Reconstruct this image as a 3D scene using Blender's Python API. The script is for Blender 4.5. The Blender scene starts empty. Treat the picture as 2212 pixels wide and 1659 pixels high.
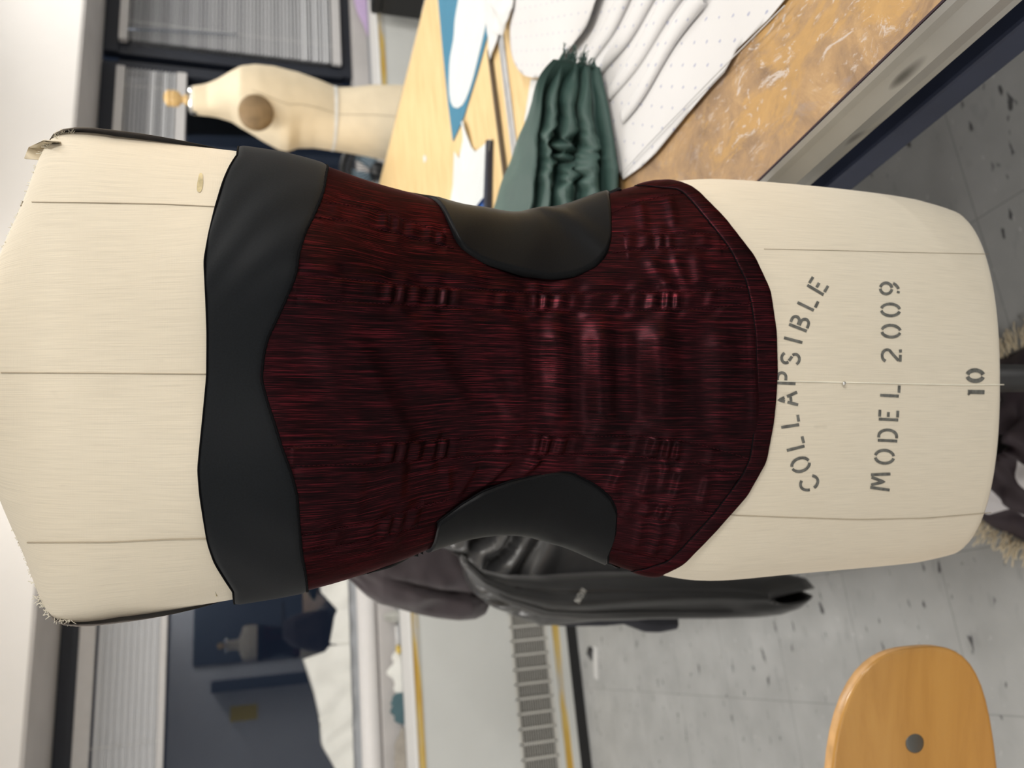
import bpy, math, random
import numpy as np
from mathutils import Vector, Matrix, noise
random.seed(7)
PI = math.pi
scene = bpy.context.scene
COL = scene.collection

# ------------------------------------------------------------------ camera solve (phone held on its side)
FPX = 1735.0
PITCH = math.atan(546 / FPX)
YAW = math.atan(609.5 / math.hypot(FPX, 546))
H = 1.335
EYE = np.array([0, 0, H])
FH = np.array([math.sin(YAW), math.cos(YAW), 0.0])      # horizontal forward
RT = np.array([math.cos(YAW), -math.sin(YAW), 0.0])     # right
ZZ = np.array([0, 0, 1.0])
FW = FH * math.cos(PITCH) - ZZ * math.sin(PITCH)
UP = FH * math.sin(PITCH) + ZZ * math.cos(PITCH)

def ray(x, y): return FW * FPX + RT * (829.5 - y) - UP * (x - 1106)
def onz(x, y, z):
    d = ray(x, y); return EYE + d * ((z - H) / d[2])
def ons(x, y, s):
    d = ray(x, y); return EYE + d * (s / d[1])
def onf(x, y, f):
    d = ray(x, y); return EYE + d * (f / d.dot(FH))
def project(P):
    q = P - EYE
    zc = q @ FW
    return 1106 - FPX * (q @ UP) / zc, 829.5 - FPX * (q @ RT) / zc, zc

cam_d = bpy.data.cameras.new('camera')
cam = bpy.data.objects.new('camera', cam_d); COL.objects.link(cam)
X, Y, Zc = -UP, RT, -FW
cam.matrix_world = Matrix(((X[0], Y[0], Zc[0], 0), (X[1], Y[1], Zc[1], 0), (X[2], Y[2], Zc[2], H), (0, 0, 0, 1)))
cam_d.sensor_fit = 'HORIZONTAL'; cam_d.sensor_width = 36; cam_d.lens = 36 * FPX / 2212
cam_d.clip_start = 0.02
cam_d.dof.use_dof = True; cam_d.dof.focus_distance = 0.50; cam_d.dof.aperture_fstop = 8.2
scene.camera = cam

# ------------------------------------------------------------------ materials
MATS = {}
class NT:
    def __init__(s, name):
        s.m = bpy.data.materials.new(name); s.m.use_nodes = True
        s.t = s.m.node_tree; s.N = s.t.nodes; s.L = s.t.links
        s.b = s.N['Principled BSDF']; MATS[name] = s.m
    def n(s, typ, **kw):
        nd = s.N.new(typ)
        for k, v in kw.items(): setattr(nd, k, v)
        return nd
    def link(s, a, b): s.L.new(a, b)
    def coords(s, out='Object', scale=(1, 1, 1), rot=(0, 0, 0), loc=(0, 0, 0)):
        tc = s.n('ShaderNodeTexCoord'); mp = s.n('ShaderNodeMapping')
        mp.inputs['Scale'].default_value = scale; mp.inputs['Rotation'].default_value = rot; mp.inputs['Location'].default_value = loc
        s.link(tc.outputs[out], mp.inputs['Vector']); return mp.outputs['Vector']
    def noise(s, vec, scale=5, detail=3, rough=.5, dist=0):
        nd = s.n('ShaderNodeTexNoise'); s.link(vec, nd.inputs['Vector'])
        nd.inputs['Scale'].default_value = scale; nd.inputs['Detail'].default_value = detail
        nd.inputs['Roughness'].default_value = rough; nd.inputs['Distortion'].default_value = dist
        return nd.outputs['Fac']
    def ramp(s, fac, stops, interp='LINEAR'):
        r = s.n('ShaderNodeValToRGB'); s.link(fac, r.inputs['Fac']); r.color_ramp.interpolation = interp
        e = r.color_ramp.elements
        while len(e) < len(stops): e.new(.5)
        for i, (p, c) in enumerate(stops):
            e[i].position = p; e[i].color = tuple(c) + (1,) if len(c) == 3 else c
        return r.outputs['Color']
    def mix(s, fac, a, b, typ='MIX'):
        m = s.n('ShaderNodeMix', data_type='RGBA', blend_type=typ)
        for sock, v in ((m.inputs[0], fac), (m.inputs[6], a), (m.inputs[7], b)):
            if isinstance(v, (int, float)): sock.default_value = v
            elif isinstance(v, tuple): sock.default_value = v + (1,) if len(v) == 3 else v
            else: s.link(v, sock)
        return m.outputs[2]
    def math(s, op, a, b=0.0, c=0.0):
        m = s.n('ShaderNodeMath', operation=op)
        for i, v in enumerate((a, b, c)):
            if isinstance(v, (int, float)): m.inputs[i].default_value = v
            else: s.link(v, m.inputs[i])
        return m.outputs[0]
    def bump(s, h, strength=.3, dist=.001):
        b = s.n('ShaderNodeBump'); b.inputs['Strength'].default_value = strength; b.inputs['Distance'].default_value = dist
        s.link(h, b.inputs['Height']); s.link(b.outputs['Normal'], s.b.inputs['Normal'])
    def set(s, **kw):
        for k, v in kw.items():
            sock = s.b.inputs[k.replace('_', ' ')]
            if isinstance(v, (int, float)): sock.default_value = v
            elif isinstance(v, tuple): sock.default_value = v + (1,) if len(v) == 3 and sock.type == 'RGBA' else v
            else: s.link(v, sock)
        return s

def plain(name, c, rough=.5, metal=0, var=.12, scale=30, bump=0, **kw):
    t = NT(name)
    f = t.noise(t.coords('Object'), scale, 4)
    col = t.ramp(f, [(.25, tuple(v * (1 - var) for v in c)), (.75, tuple(min(1, v * (1 + var)) for v in c))])
    t.set(Base_Color=col, Roughness=rough, Metallic=metal, **kw)
    if bump: t.bump(f, .4, bump)
    return t.m

def m_canvas(name, base, uv=True):
    t = NT(name)
    v = t.coords('UV', (1, 1, 1))
    long_ = t.noise(t.coords('UV', (1500, 30, 1)), 1, 2)
    cross = t.noise(t.coords('UV', (60, 1400, 1)), 1, 2)
    blot = t.noise(v, 14, 4)
    spots = t.ramp(t.noise(t.coords('UV', (1.4, .7, 1)), 46, 2), [(.72, (0, 0, 0)), (.80, (1, 1, 1))])
    c = t.mix(t.math('MULTIPLY', t.math('MULTIPLY', long_, long_), 1.1), tuple(b * 1.06 for b in base), tuple(b * .74 for b in base))
    c = t.mix(t.math('MULTIPLY', blot, .35), c, (base[0] * .93, base[1] * .88, base[2] * .80))
    c = t.mix(t.math('MULTIPLY', spots, .22), c, (.33, .29, .22))
    t.set(Base_Color=c, Roughness=.85, Sheen_Weight=.15, Sheen_Roughness=.6)
    h = t.math('ADD', t.math('MULTIPLY', long_, .6), t.math('MULTIPLY', cross, .4))
    t.bump(h, .35, .0006)
    return t.m
CREAM = m_canvas('cream_linen', (.75, .685, .56))
CREAM2 = plain('old_cream_cotton', (.74, .64, .47), .8, var=.10, scale=9)

def m_silk(name, rot=0.0):
    t = NT(name)
    st = t.noise(t.coords('UV', (1350, 24, 1), (0, 0, rot)), 1, 3, .6)
    fine = t.noise(t.coords('UV', (3000, 90, 1), (0, 0, rot)), 1, 2)
    dens = t.noise(t.coords('UV', (9, 8, 1)), 1, 3)
    thr = t.math('ADD', t.math('MULTIPLY', st, .72), t.math('MULTIPLY', fine, .28))
    thr = t.math('ADD', thr, t.math('MULTIPLY', t.math('SUBTRACT', dens, .5), .12))
    c = t.ramp(thr, [(.40, (.0085, .0058, .0066)), (.53, (.027, .0078, .0098)), (.68, (.155, .019, .028))])
    t.set(Base_Color=c, Roughness=.35, Metallic=.88, Specular_IOR_Level=.2, Specular_Tint=(.42, .20, .22), Sheen_Weight=.02, Sheen_Roughness=.5, Sheen_Tint=(.9, .4, .45))
    t.bump(thr, .35, .0005)
    return t.m
SILK = m_silk('shot_silk_red_black')
SILK_B = m_silk('shot_silk_bias', .95)

def m_satin(name, c, rough=.48, sheen=.25):
    t = NT(name)
    f = t.noise(t.coords('UV', (900, 900, 1)), 1, 2)
    t.set(Base_Color=t.ramp(f, [(.3, tuple(v * .8 for v in c)), (.7, tuple(v * 1.2 for v in c))]), Roughness=rough,
          Sheen_Weight=sheen, Sheen_Roughness=.45, Specular_IOR_Level=.13)
    t.bump(f, .15, .0003)
    if rough < .4: t.set(Specular_IOR_Level=.09)
    return t.m
SATIN = m_satin('black_cotton_band', (.0068, .0085, .0108), .6, .04)
LINING = m_satin('black_satin_lining', (.0062, .0068, .0078), .38, .0)
CORD = plain('black_cord', (.005, .005, .006), .85, Specular_IOR_Level=.05)
THREAD = plain('dark_red_thread', (.045, .005, .009), .7, Specular_IOR_Level=.1)
INK = plain('stencil_ink', (.13, .13, .118), .9, var=.5, scale=260)
WHITE = plain('painted_white', (.80, .79, .77), .7, var=.02)
WALLM = plain('wall_paint', (.82, .80, .78), .8, var=.02, scale=4)
BACKM = plain('back_wall_paint', (.60, .60, .60), .8, var=.03, scale=4)
CEILM = plain('ceiling_tile', (.78, .78, .77), .9, var=.03)
SOFFIT = plain('soffit_grey', (.50, .48, .47), .8, var=.08, scale=6)
FRAME = plain('window_frame_bronze', (.016, .020, .031), .45, 0, var=.1)
BLACK = plain('black_paint', (.010, .010, .011), .5)
RUBBER = plain('black_rubber', (.012, .012, .012), .8)
SLAT = plain('blind_slat', (.82, .83, .85), .45, var=.02)
RAILM = plain('blind_rail', (.58, .57, .57), .45, var=.03)
CONV = plain('convector_paint', (.62, .63, .61), .45, var=.03, scale=5)
GRILLE = plain('grille_paint', (.58, .57, .53), .5, var=.04)
CAVITY = plain('grille_cavity', (.06, .055, .05), .9)
LEDGE = plain('ledge_metal', (.45, .47, .50), .35, .3, var=.04)
STEEL = None
CHROME = plain('polished_steel', (.75, .75, .74), .18, 1, var=.03)
IRON = plain('dark_steel', (.10, .10, .11), .4, .8)
BRASSW = plain('turned_wood', (.62, .42, .18), .4, var=.15)
PLATE = plain('armhole_plate_grey', (.42, .39, .38), .35)
PLATEB = plain('armhole_plate_brown', (.22, .145, .07), .6, var=.3, scale=25)
NAVY = plain('navy_paint', (.035, .045, .085), .45, var=.1)
PAPER = plain('white_paper', (.66, .66, .655), .75, var=.02, scale=12)
PAPERB = plain('cool_white_paper', (.63, .66, .665), .7, var=.02)
ROLLM = plain('roll_paper', (.80, .78, .77), .5, var=.02)
TEAL = plain('teal_paper', (.035, .185, .30), .7, var=.06)
BLUE = plain('blue_card', (.04, .16, .55), .6, var=.05)
LILAC = plain('lilac_paper', (.58, .44, .68), .7, var=.04)
YELLOWN = plain('yellow_notice', (.70, .52, .06), .7, var=.04)
DOORM = plain('dark_door', (.05, .065, .085), .5, var=.06)
CLOTHW = plain('white_cloth', (.76, .76, .72), .85, var=.05, scale=14)
JACKET = plain('black_jersey', (.016, .016, .0165), .40, var=.15, scale=60, Sheen_Weight=.25, Sheen_Roughness=.4)
NAVYCL = plain('navy_cloth', (.016, .017, .026), .75, var=.1)
PLUM = plain('plum_grey_cloth', (.048, .036, .042), .75, var=.22, scale=18, Sheen_Weight=.3)
LETTER = plain('white_embroidery', (.62, .61, .57), .8)
GREEN = plain('bottle_green_cotton', (.022, .058, .050), .6, var=.08, scale=12, Sheen_Weight=.30, Sheen_Roughness=.4, Sheen_Tint=(.6, .85, .75))
BLADE = plain('pale_blue_plastic', (.30, .42, .52), .35, var=.05)
FANBLACK = plain('fan_black', (.012, .013, .015), .4)
TAPE = plain('white_tape', (.74, .74, .72), .7)

def m_steel():
    t = NT('worn_steel_edge')
    n1 = t.noise(t.coords('Object', (1, 1, 1)), 7, 4)
    n2 = t.ramp(t.noise(t.coords('Object', (18, 9, 30)), 1, 1), [(.70, (0, 0, 0)), (.74, (1, 1, 1))])
    c = t.ramp(n1, [(.3, (.34, .335, .32)), (.7, (.46, .455, .44))])
    c = t.mix(t.math('MULTIPLY', n2, .8), c, (.05, .05, .045))
    t.set(Base_Color=c, Roughness=.42, Metallic=.55); return t.m
STEEL = m_steel()

def m_tabletop():
    t = NT('worn_hardboard')
    big = t.noise(t.coords('Object', (1, 1, 1)), 6, 5, .6)
    med = t.noise(t.coords('Object', (34, 15, 1), (0, 0, .3)), 1, 6, .68, .8)
    fine = t.noise(t.coords('Object', (90, 60, 1)), 1, 4, .7)
    med = t.noise(t.coords('Object', (1, 1, 1), (0, 0, .3)), 19, 8, .72, .5)
    base = t.ramp(med, [(.34, (.21, .125, .065)), (.46, (.33, .205, .105)), (.55, (.41, .25, .115)), (.66, (.52, .33, .15))])
    org = t.ramp(t.noise(t.coords('Object', (13, 8, 1), (0, 0, .5), (2, 1, 0)), 1, 7, .7, .6), [(.53, (0, 0, 0)), (.60, (1, 1, 1))])
    base = t.mix(t.math('MULTIPLY', org, .62), base, (.56, .32, .085))
    gry = t.ramp(t.noise(t.coords('Object', (15, 10, 1), (0, 0, -.3), (5, 3, 0)), 1, 6, .7, .4), [(.58, (0, 0, 0)), (.68, (1, 1, 1))])
    base = t.mix(t.math('MULTIPLY', gry, .55), base, (.30, .255, .25))
    base = t.mix(t.math('MULTIPLY', fine, .35), base, (.22, .14, .075), 'MIX')
    scr = t.ramp(t.noise(t.coords('Object', (52, 26, 1), (0, 0, -.35)), 1, 6, .78, 1.6), [(.565, (0, 0, 0)), (.62, (1, 1, 1))])
    patch = t.ramp(t.noise(t.coords('Object', (4.4, 3.2, 1), loc=(.3, 1.7, 0)), 1, 2), [(.48, (0, 0, 0)), (.62, (1, 1, 1))])
    base = t.mix(t.math('MULTIPLY', t.math('MULTIPLY', scr, patch), .85), base, (.56, .49, .44))
    # near strip: mottled wear, plus a light difference painted as darker brown by position
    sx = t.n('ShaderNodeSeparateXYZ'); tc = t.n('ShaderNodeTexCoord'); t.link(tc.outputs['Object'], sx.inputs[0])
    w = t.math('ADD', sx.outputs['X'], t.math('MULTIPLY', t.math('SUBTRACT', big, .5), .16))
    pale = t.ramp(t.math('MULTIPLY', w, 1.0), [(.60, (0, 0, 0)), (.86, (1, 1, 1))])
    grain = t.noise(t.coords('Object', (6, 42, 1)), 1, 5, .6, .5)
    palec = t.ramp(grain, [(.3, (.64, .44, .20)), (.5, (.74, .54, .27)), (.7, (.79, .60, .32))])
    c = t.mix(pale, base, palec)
    t.set(Base_Color=c, Roughness=.46, Specular_IOR_Level=.35)
    t.bump(t.math('ADD', med, t.math('MULTIPLY', fine, .6)), .35, .0012); return t.m
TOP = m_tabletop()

def m_floor():
    t = NT('vinyl_tile_floor')
    tc = t.n('ShaderNodeTexCoord'); sx = t.n('ShaderNodeSeparateXYZ'); t.link(tc.outputs['Object'], sx.inputs[0])
    def seam(o, off):
        u = t.math('DIVIDE', t.math('SUBTRACT', o, off), .3048)
        d = t.math('ABSOLUTE', t.math('SUBTRACT', t.math('FRACT', t.math('ADD', u, .5)), .5))
        return t.math('LESS_THAN', d, .0045), t.math('FLOOR', u)
    a, ia = seam(sx.outputs['X'], -.220 * 1.0114 + .001); b, ib = seam(sx.outputs['Y'], 1.361)
    line = t.math('MAXIMUM', a, b)
    cid = t.n('ShaderNodeCombineXYZ'); t.link(ia, cid.inputs[0]); t.link(ib, cid.inputs[1])
    wn = t.n('ShaderNodeTexWhiteNoise', noise_dimensions='2D'); t.link(cid.outputs[0], wn.inputs['Vector'])
    base = t.ramp(t.noise(t.coords('Object'), 9, 5), [(.3, (.40, .405, .40)), (.7, (.48, .485, .48))])
    base = t.mix(t.math('MULTIPLY', wn.outputs['Value'], .12), base, (.34, .345, .345))
    off = t.n('ShaderNodeVectorMath', operation='MULTIPLY_ADD'); t.link(wn.outputs['Color'], off.inputs[0]); off.inputs[1].default_value = (9, 9, 9)
    t.link(tc.outputs['Object'], off.inputs[2])
    def specks(sc, lo, hi, rot):
        mp = t.n('ShaderNodeMapping'); mp.inputs['Scale'].default_value = sc; mp.inputs['Rotation'].default_value = (0, 0, rot); t.link(off.outputs[0], mp.inputs['Vector'])
        return t.ramp(t.noise(mp.outputs['Vector'], 1, 2, .5), [(lo, (0, 0, 0)), (hi, (1, 1, 1))])
    dark = specks((20, 50, 1), .675, .73, .5)
    lite = specks((30, 62, 1), .71, .77, -.4)
    mid = specks((14, 36, 1), .62, .72, .9)
    base = t.mix(t.math('MULTIPLY', mid, .28), base, (.26, .265, .27))
    base = t.mix(t.math('MULTIPLY', dark, .85), base, (.045, .045, .05))
    base = t.mix(t.math('MULTIPLY', lite, .65), base, (.68, .69, .68))
    base = t.mix(t.math('MULTIPLY', line, .5), base, (.20, .20, .20))
    t.set(Base_Color=base, Roughness=.42, Specular_IOR_Level=.35); return t.m
FLOORM = m_floor()

def m_yellow():
    t = NT('old_yellow_adhesive_strip')
    n = t.noise(t.coords('Object', (3, 30, 40)), 1, 4)
    t.set(Base_Color=t.ramp(n, [(.42, (.55, .33, .05)), (.52, (.62, .45, .13)), (.60, (.50, .48, .44))]), Roughness=.6); return t.m
YELLOW = m_yellow()

def m_chairwood():
    t = NT('varnished_beech_ply')
    g = t.noise(t.coords('Object', (5, 5, 34)), 1, 5, .6, .6)
    b = t.noise(t.coords('Object'), 9, 3)
    c = t.ramp(g, [(.3, (.47, .235, .055)), (.5, (.56, .295, .075)), (.7, (.60, .33, .09))])
    c = t.mix(t.math('MULTIPLY', b, .3), c, (.42, .20, .045))
    t.set(Base_Color=c, Roughness=.28, Coat_Weight=.3, Coat_Roughness=.15); return t.m
BEECH = m_chairwood()
PLYEDGE = plain('ply_edge', (.62, .36, .15), .35, var=.25, scale=50)

def m_dots():
    t = NT('dotted_pattern_paper')
    v = t.coords('Object', (1, 1, 1), (0, 0, .22))
    sx = t.n('ShaderNodeSeparateXYZ'); t.link(v, sx.inputs[0])
    u = t.math('DIVIDE', sx.outputs['X'], .0254); w = t.math('DIVIDE', sx.outputs['Y'], .0254)
    row = t.math('FLOOR', w); half = t.math('MULTIPLY', t.math('FRACT', t.math('MULTIPLY', row, .5)), 1.0)
    fu = t.math('SUBTRACT', t.math('FRACT', t.math('ADD', u, half)), .5); fw = t.math('SUBTRACT', t.math('FRACT', w), .5)
    wob = t.noise(t.coords('Object'), 420, 1)
    d = t.math('SQRT', t.math('ADD', t.math('MULTIPLY', fu, fu), t.math('MULTIPLY', t.math('MULTIPLY', fw, fw), .45)))
    d = t.math('ADD', d, t.math('MULTIPLY', t.math('SUBTRACT', wob, .5), .10))
    dot = t.math('LESS_THAN', d, .062)
    n = t.noise(t.coords('Object'), 5, 3)
    base = t.ramp(n, [(.3, (.62, .61, .61)), (.7, (.665, .657, .66))])
    t.set(Base_Color=t.mix(t.math('MULTIPLY', dot, .75), base, (.30, .32, .46)), Roughness=.7); return t.m
DOTS = m_dots()

def m_glass():
    m = bpy.data.materials.new('window_glass'); m.use_nodes = True; MATS['window_glass'] = m
    nt = m.node_tree; nt.nodes.clear()
    out = nt.nodes.new('ShaderNodeOutputMaterial'); mx = nt.nodes.new('ShaderNodeMixShader')
    fr = nt.nodes.new('ShaderNodeFresnel'); fr.inputs['IOR'].default_value = 1.75
    tr = nt.nodes.new('ShaderNodeBsdfTransparent'); tr.inputs[0].default_value = (.75, .78, .82, 1)
    gl = nt.nodes.new('ShaderNodeBsdfGlossy'); gl.inputs['Roughness'].default_value = .0
    gl.inputs[0].default_value = (.9, .93, 1, 1)
    nt.links.new(fr.outputs[0], mx.inputs[0]); nt.links.new(tr.outputs[0], mx.inputs[1]); nt.links.new(gl.outputs[0], mx.inputs[2])
    nt.links.new(mx.outputs[0], out.inputs[0]); return m
GLASS = m_glass()

def m_patched():
    t = NT('black_white_patched_cloth')
    v = t.n('ShaderNodeTexVoronoi'); t.link(t.coords('Object'), v.inputs['Vector']); v.inputs['Scale'].default_value = 16
    f = t.math('GREATER_THAN', t.n('ShaderNodeSeparateColor').outputs[0], .5)
    sc = [n for n in t.N if n.bl_idname == 'ShaderNodeSeparateColor'][0]; t.link(v.outputs['Color'], sc.inputs[0])
    f = t.math('GREATER_THAN', sc.outputs[0], .62)
    c = t.mix(f, (.030, .018, .024), (.66, .64, .66))
    t.set(Base_Color=c, Roughness=.7); return t.m
PATCHED = m_patched()

# ------------------------------------------------------------------ object helpers
def thing(name, loc, label, cat, group=None):
    o = bpy.data.objects.new(name, None); COL.objects.link(o); o.location = loc; o.empty_display_size = .05
    o['label'] = label; o['category'] = cat
    if group: o['group'] = group
    return o
def mesh(name, V, F, mat, parent=None, smooth=True, uv=None, label=None):
    me = bpy.data.meshes.new(name)
    me.from_pydata([tuple(map(float, v)) for v in V], [], [tuple(int(i) for i in f) for f in F])
    if uv is not None:
        l = me.uv_layers.new(name='UVMap')
        for lp in me.loops: l.data[lp.index].uv = uv[lp.vertex_index]
    me.materials.append(mat)
    if smooth: me.polygons.foreach_set('use_smooth', [True] * len(me.polygons))
    me.update()
    o = bpy.data.objects.new(name, me); COL.objects.link(o)
    if parent is not None:
        o.parent = parent
        if parent.type == 'EMPTY': o.location = -parent.location
    if label: o['label'] = label
    return o
def tag(o, label, cat, group=None):
    o['label'] = label; o['category'] = cat
    if group: o['group'] = group
    return o
def struct(o):
    o['kind'] = 'structure'; return o
class B:
    """collects shapes into one mesh"""
    def __init__(s): s.V = []; s.F = []
    def add(s, V, F):
        k = len(s.V); s.V += [np.array(v, float) for v in V]; s.F += [tuple(i + k for i in f) for f in F]; return s
    def box(s, c, d, ax=None):
        c = np.array(c, float); ax = ax or (np.array([1, 0, 0.]), np.array([0, 1, 0.]), ZZ)
        V = [c + ax[0] * d[0] / 2 * i + ax[1] * d[1] / 2 * j + ax[2] * d[2] / 2 * k for i in (-1, 1) for j in (-1, 1) for k in (-1, 1)]
        return s.add(V, [(0, 1, 3, 2), (4, 6, 7, 5), (0, 4, 5, 1), (2, 3, 7, 6), (0, 2, 6, 4), (1, 5, 7, 3)])
    def span(s, a, b):
        a = np.array(a, float); b = np.array(b, float); return s.box((a + b) / 2, np.abs(b - a))
    def tube(s, pts, r, n=8, cap=True):
        pts = [np.array(p, float) for p in pts]; rs = r if hasattr(r, '__len__') else [r] * len(pts)
        V = []; prev = None
        for i, p in enumerate(pts):
            t = pts[min(i + 1, len(pts) - 1)] - pts[max(i - 1, 0)]; t = t / (np.linalg.norm(t) + 1e-12)
            if prev is None:
                a = np.cross(t, ZZ if abs(t[2]) < .9 else np.array([1, 0, 0.]))
            else: a = prev - t * prev.dot(t)
            a = a / (np.linalg.norm(a) + 1e-12); prev = a; b = np.cross(t, a)
            V += [p + rs[i] * (a * math.cos(2 * PI * k / n) + b * math.sin(2 * PI * k / n)) for k in range(n)]
        F = [(i * n + k, i * n + (k + 1) % n, (i + 1) * n + (k + 1) % n, (i + 1) * n + k) for i in range(len(pts) - 1) for k in range(n)]
        if cap: F += [tuple(range(n))[::-1], tuple((len(pts) - 1) * n + k for k in range(n))]
        return s.add(V, F)
    def lathe(s, c, prof, n=28, ax=None):
        c = np.array(c, float); ax = ax or (np.array([1, 0, 0.]), np.array([0, 1, 0.]), ZZ)
        V = [c + ax[0] * r * math.cos(2 * PI * k / n) + ax[1] * r * math.sin(2 * PI * k / n) + ax[2] * h for r, h in prof for k in range(n)]
        F = [(i * n + k, i * n + (k + 1) % n, (i + 1) * n + (k + 1) % n, (i + 1) * n + k) for i in range(len(prof) - 1) for k in range(n)]
        F += [tuple(range(n))[::-1], tuple((len(prof) - 1) * n + k for k in range(n))]
        return s.add(V, F)
    def prism(s, poly, z0, z1):
        n = len(poly); V = [np.array([p[0], p[1], z0]) for p in poly] + [np.array([p[0], p[1], z1]) for p in poly]
        return s.add(V, [tuple(range(n))[::-1], tuple(range(n, 2 * n))] + [(i, (i + 1) % n, n + (i + 1) % n, n + i) for i in range(n)])
    def build(s, name, mat, parent=None, smooth=False, **kw): return mesh(name, s.V, s.F, mat, parent, smooth, **kw)
def bevel(o, w=.004, seg=2):
    m = o.modifiers.new('bevel', 'BEVEL'); m.width = w; m.segments = seg; m.limit_method = 'ANGLE'; return o
def nz(x, y, z=0.0): return noise.noise(Vector((float(x), float(y), float(z))))
def grid_faces(nr, nc, wrap=False):
    return [(i * nc + j, i * nc + (j + 1) % nc, (i + 1) * nc + (j + 1) % nc, (i + 1) * nc + j) for i in range(nr - 1) for j in range(nc if wrap else nc - 1)]

# ------------------------------------------------------------------ the room
SB = float(onz(1280, 1659, 0)[1]); SW = SB + .43                    # bulkhead / convector front, window plane
TL, TR, SBK, CE = -3.4, 4.2, -3.1, 2.75
head_pt = ons(185, 0, SB); ZH = float(head_pt[2])
ZL = float(ons(887, 1400, SB)[2])      # top of the convector
ZSILL = ZL + .085
struct(B().span((TL, SBK, -.05), (TR, SW + .1, 0)).build('floor', FLOORM))
struct(B().span((TL, SBK, CE), (TR, SW + .1, CE + .05)).build('ceiling', CEILM))
struct(B().span((TL - .1, SBK, 0), (TL, SW, CE)).build('wall_left', WALLM))
struct(B().span((TR, SBK, 0), (TR + .1, SW, CE)).build('wall_right', WALLM))
struct(B().span((TL, SBK - .1, 0), (TR, SBK, CE)).build('wall_back', BACKM))
struct(B().span((TL, SB, ZH + .012), (TR, SW + .1, CE)).build('wall_front', WALLM))
struct(B().span((TL, SB + .004, ZH), (TR, SW, ZH + .012)).build('trim_1', SOFFIT))
struct(B().span((TL, SW, 0), (TR, SW + .1, ZSILL - .001)).build('wall_window_apron', WALLM))

struct(bevel(B().span((TL, SW - .020, ZSILL + .001), (.75, SW - .001, ZSILL + .120)).build('trim_3', LEDGE), .003))
def T_at(x, y): return float(ons(x, y, SW)[0])
m_r = (T_at(300, 112), T_at(300, 140))             # right mullion
m_r = (m_r[1] - .02, m_r[0] + .02)
WR, WM, WL = (m_r[1], TR - .15), (m_r[1] - 1.50, m_r[0]), (TL + .1, m_r[1] - 1.58)
FT = float(ons(262, 0, SW)[2])                     # lower edge of the top frame rail
FB = ZSILL + .055
def window(name, t0, t1):
    b = B(); z0, z1 = ZSILL, ZH
    b.span((t0 - .03, SW, z0), (t1 + .03, SW + .06, FB)).span((t0 - .03, SW, FT), (t1 + .03, SW + .06, z1))
    b.span((t0 - .04, SW, FB), (t0 + .02, SW + .06, FT)).span((t1 - .02, SW, FB), (t1 + .04, SW + .06, FT))
    o = struct(b.build(name, FRAME)); bevel(o, .004)
    g = B().span((t0 + .02, SW + .034, FB), (t1 - .02, SW + .040, FT)).build('pane', GLASS, o)
    return o
window('window_1', *WL); window('window_2', *WM); window('window_3', *WR)

def blind(t0, t1, zbot, stack, label, tilt=.35):
    zt = FT - .004
    r = thing('window_blind', ((t0 + t1) / 2, SW - .03, zt), label, 'blind', 'mini blinds on the windows')
    sd = SW - .022
    hr = float(ons(283, 0, sd)[2]) if not stack else zt - .075
    bevel(B().span((t0, sd - .018, zt - .042 if not stack else zt - .06), (t1, sd + .018, zt)).build('headrail', RAILM, r), .003)
    b = B(); z = zt - .055
    if stack:
        z = zt - .075; pitch = .0068
    else: pitch = .0200
    k = 0
    while z > zbot + (.03 if not stack else .03):
        w = .0125
        tl = tilt + .05 * math.sin(k * 1.3) if not stack else .52 + .10 * math.sin(k * 1.7)
        if not stack and z < zbot + .21 and k % 3 == 0: tl += .25
        dy, dz = w * math.cos(tl), w * math.sin(tl)
        V = []; th = .0007
        for (t) in (t0 + .004, t1 - .004):
            for q, cam_ in ((-1, 0), (0, .0022), (1, 0)):
                V += [(t, sd + q * dy, z + q * dz + cam_), (t, sd + q * dy, z + q * dz + cam_ - th)]
        b.add(V, [(0, 2, 8, 6), (2, 4, 10, 8), (1, 7, 9, 3), (3, 9, 11, 5), (0, 6, 7, 1), (4, 5, 11, 10), (0, 1, 3, 2), (2, 3, 5, 4), (6, 8, 9, 7), (8, 10, 11, 9)])
        z -= pitch; k += 1
    b.build('slats', SLAT, r)
    bevel(B().span((t0, sd - .013, zbot), (t1, sd + .013, zbot + .05 if not stack else zbot + .028)).build('bottom_rail', RAILM, r), .004)
    for t in (t0 + .12, t0 + .62 * (t1 - t0), t1 - .12):
        B().tube([(t, sd - .0145, zt - .03), (t, sd - .0145, zbot + .01)], .0011, 5).build('cord', TAPE, r)
    return r
bl3 = blind(WR[0] + .025, WR[1] - .02, FB + .006, False, 'grey slatted blind let right down over the window behind the second dress form', .36)
wand = B().tube([(WR[0] + .075, SW - .052, FT - .05), (WR[0] + .13, SW - .05, FT - .60)], .004, 6).build('tilt_wand', GLASS, bl3)
blind(WM[0] + .025, WM[1] - .025, float(ons(404, 190, SW)[2]), False, 'half lowered blind above the wooden finial of the second dress form', .50)
blind(WL[0] + .025, WL[1] - .02, float(ons(360, 1450, SW)[2]), True, 'white blind drawn up in a tight stack above the dark left window')

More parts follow.
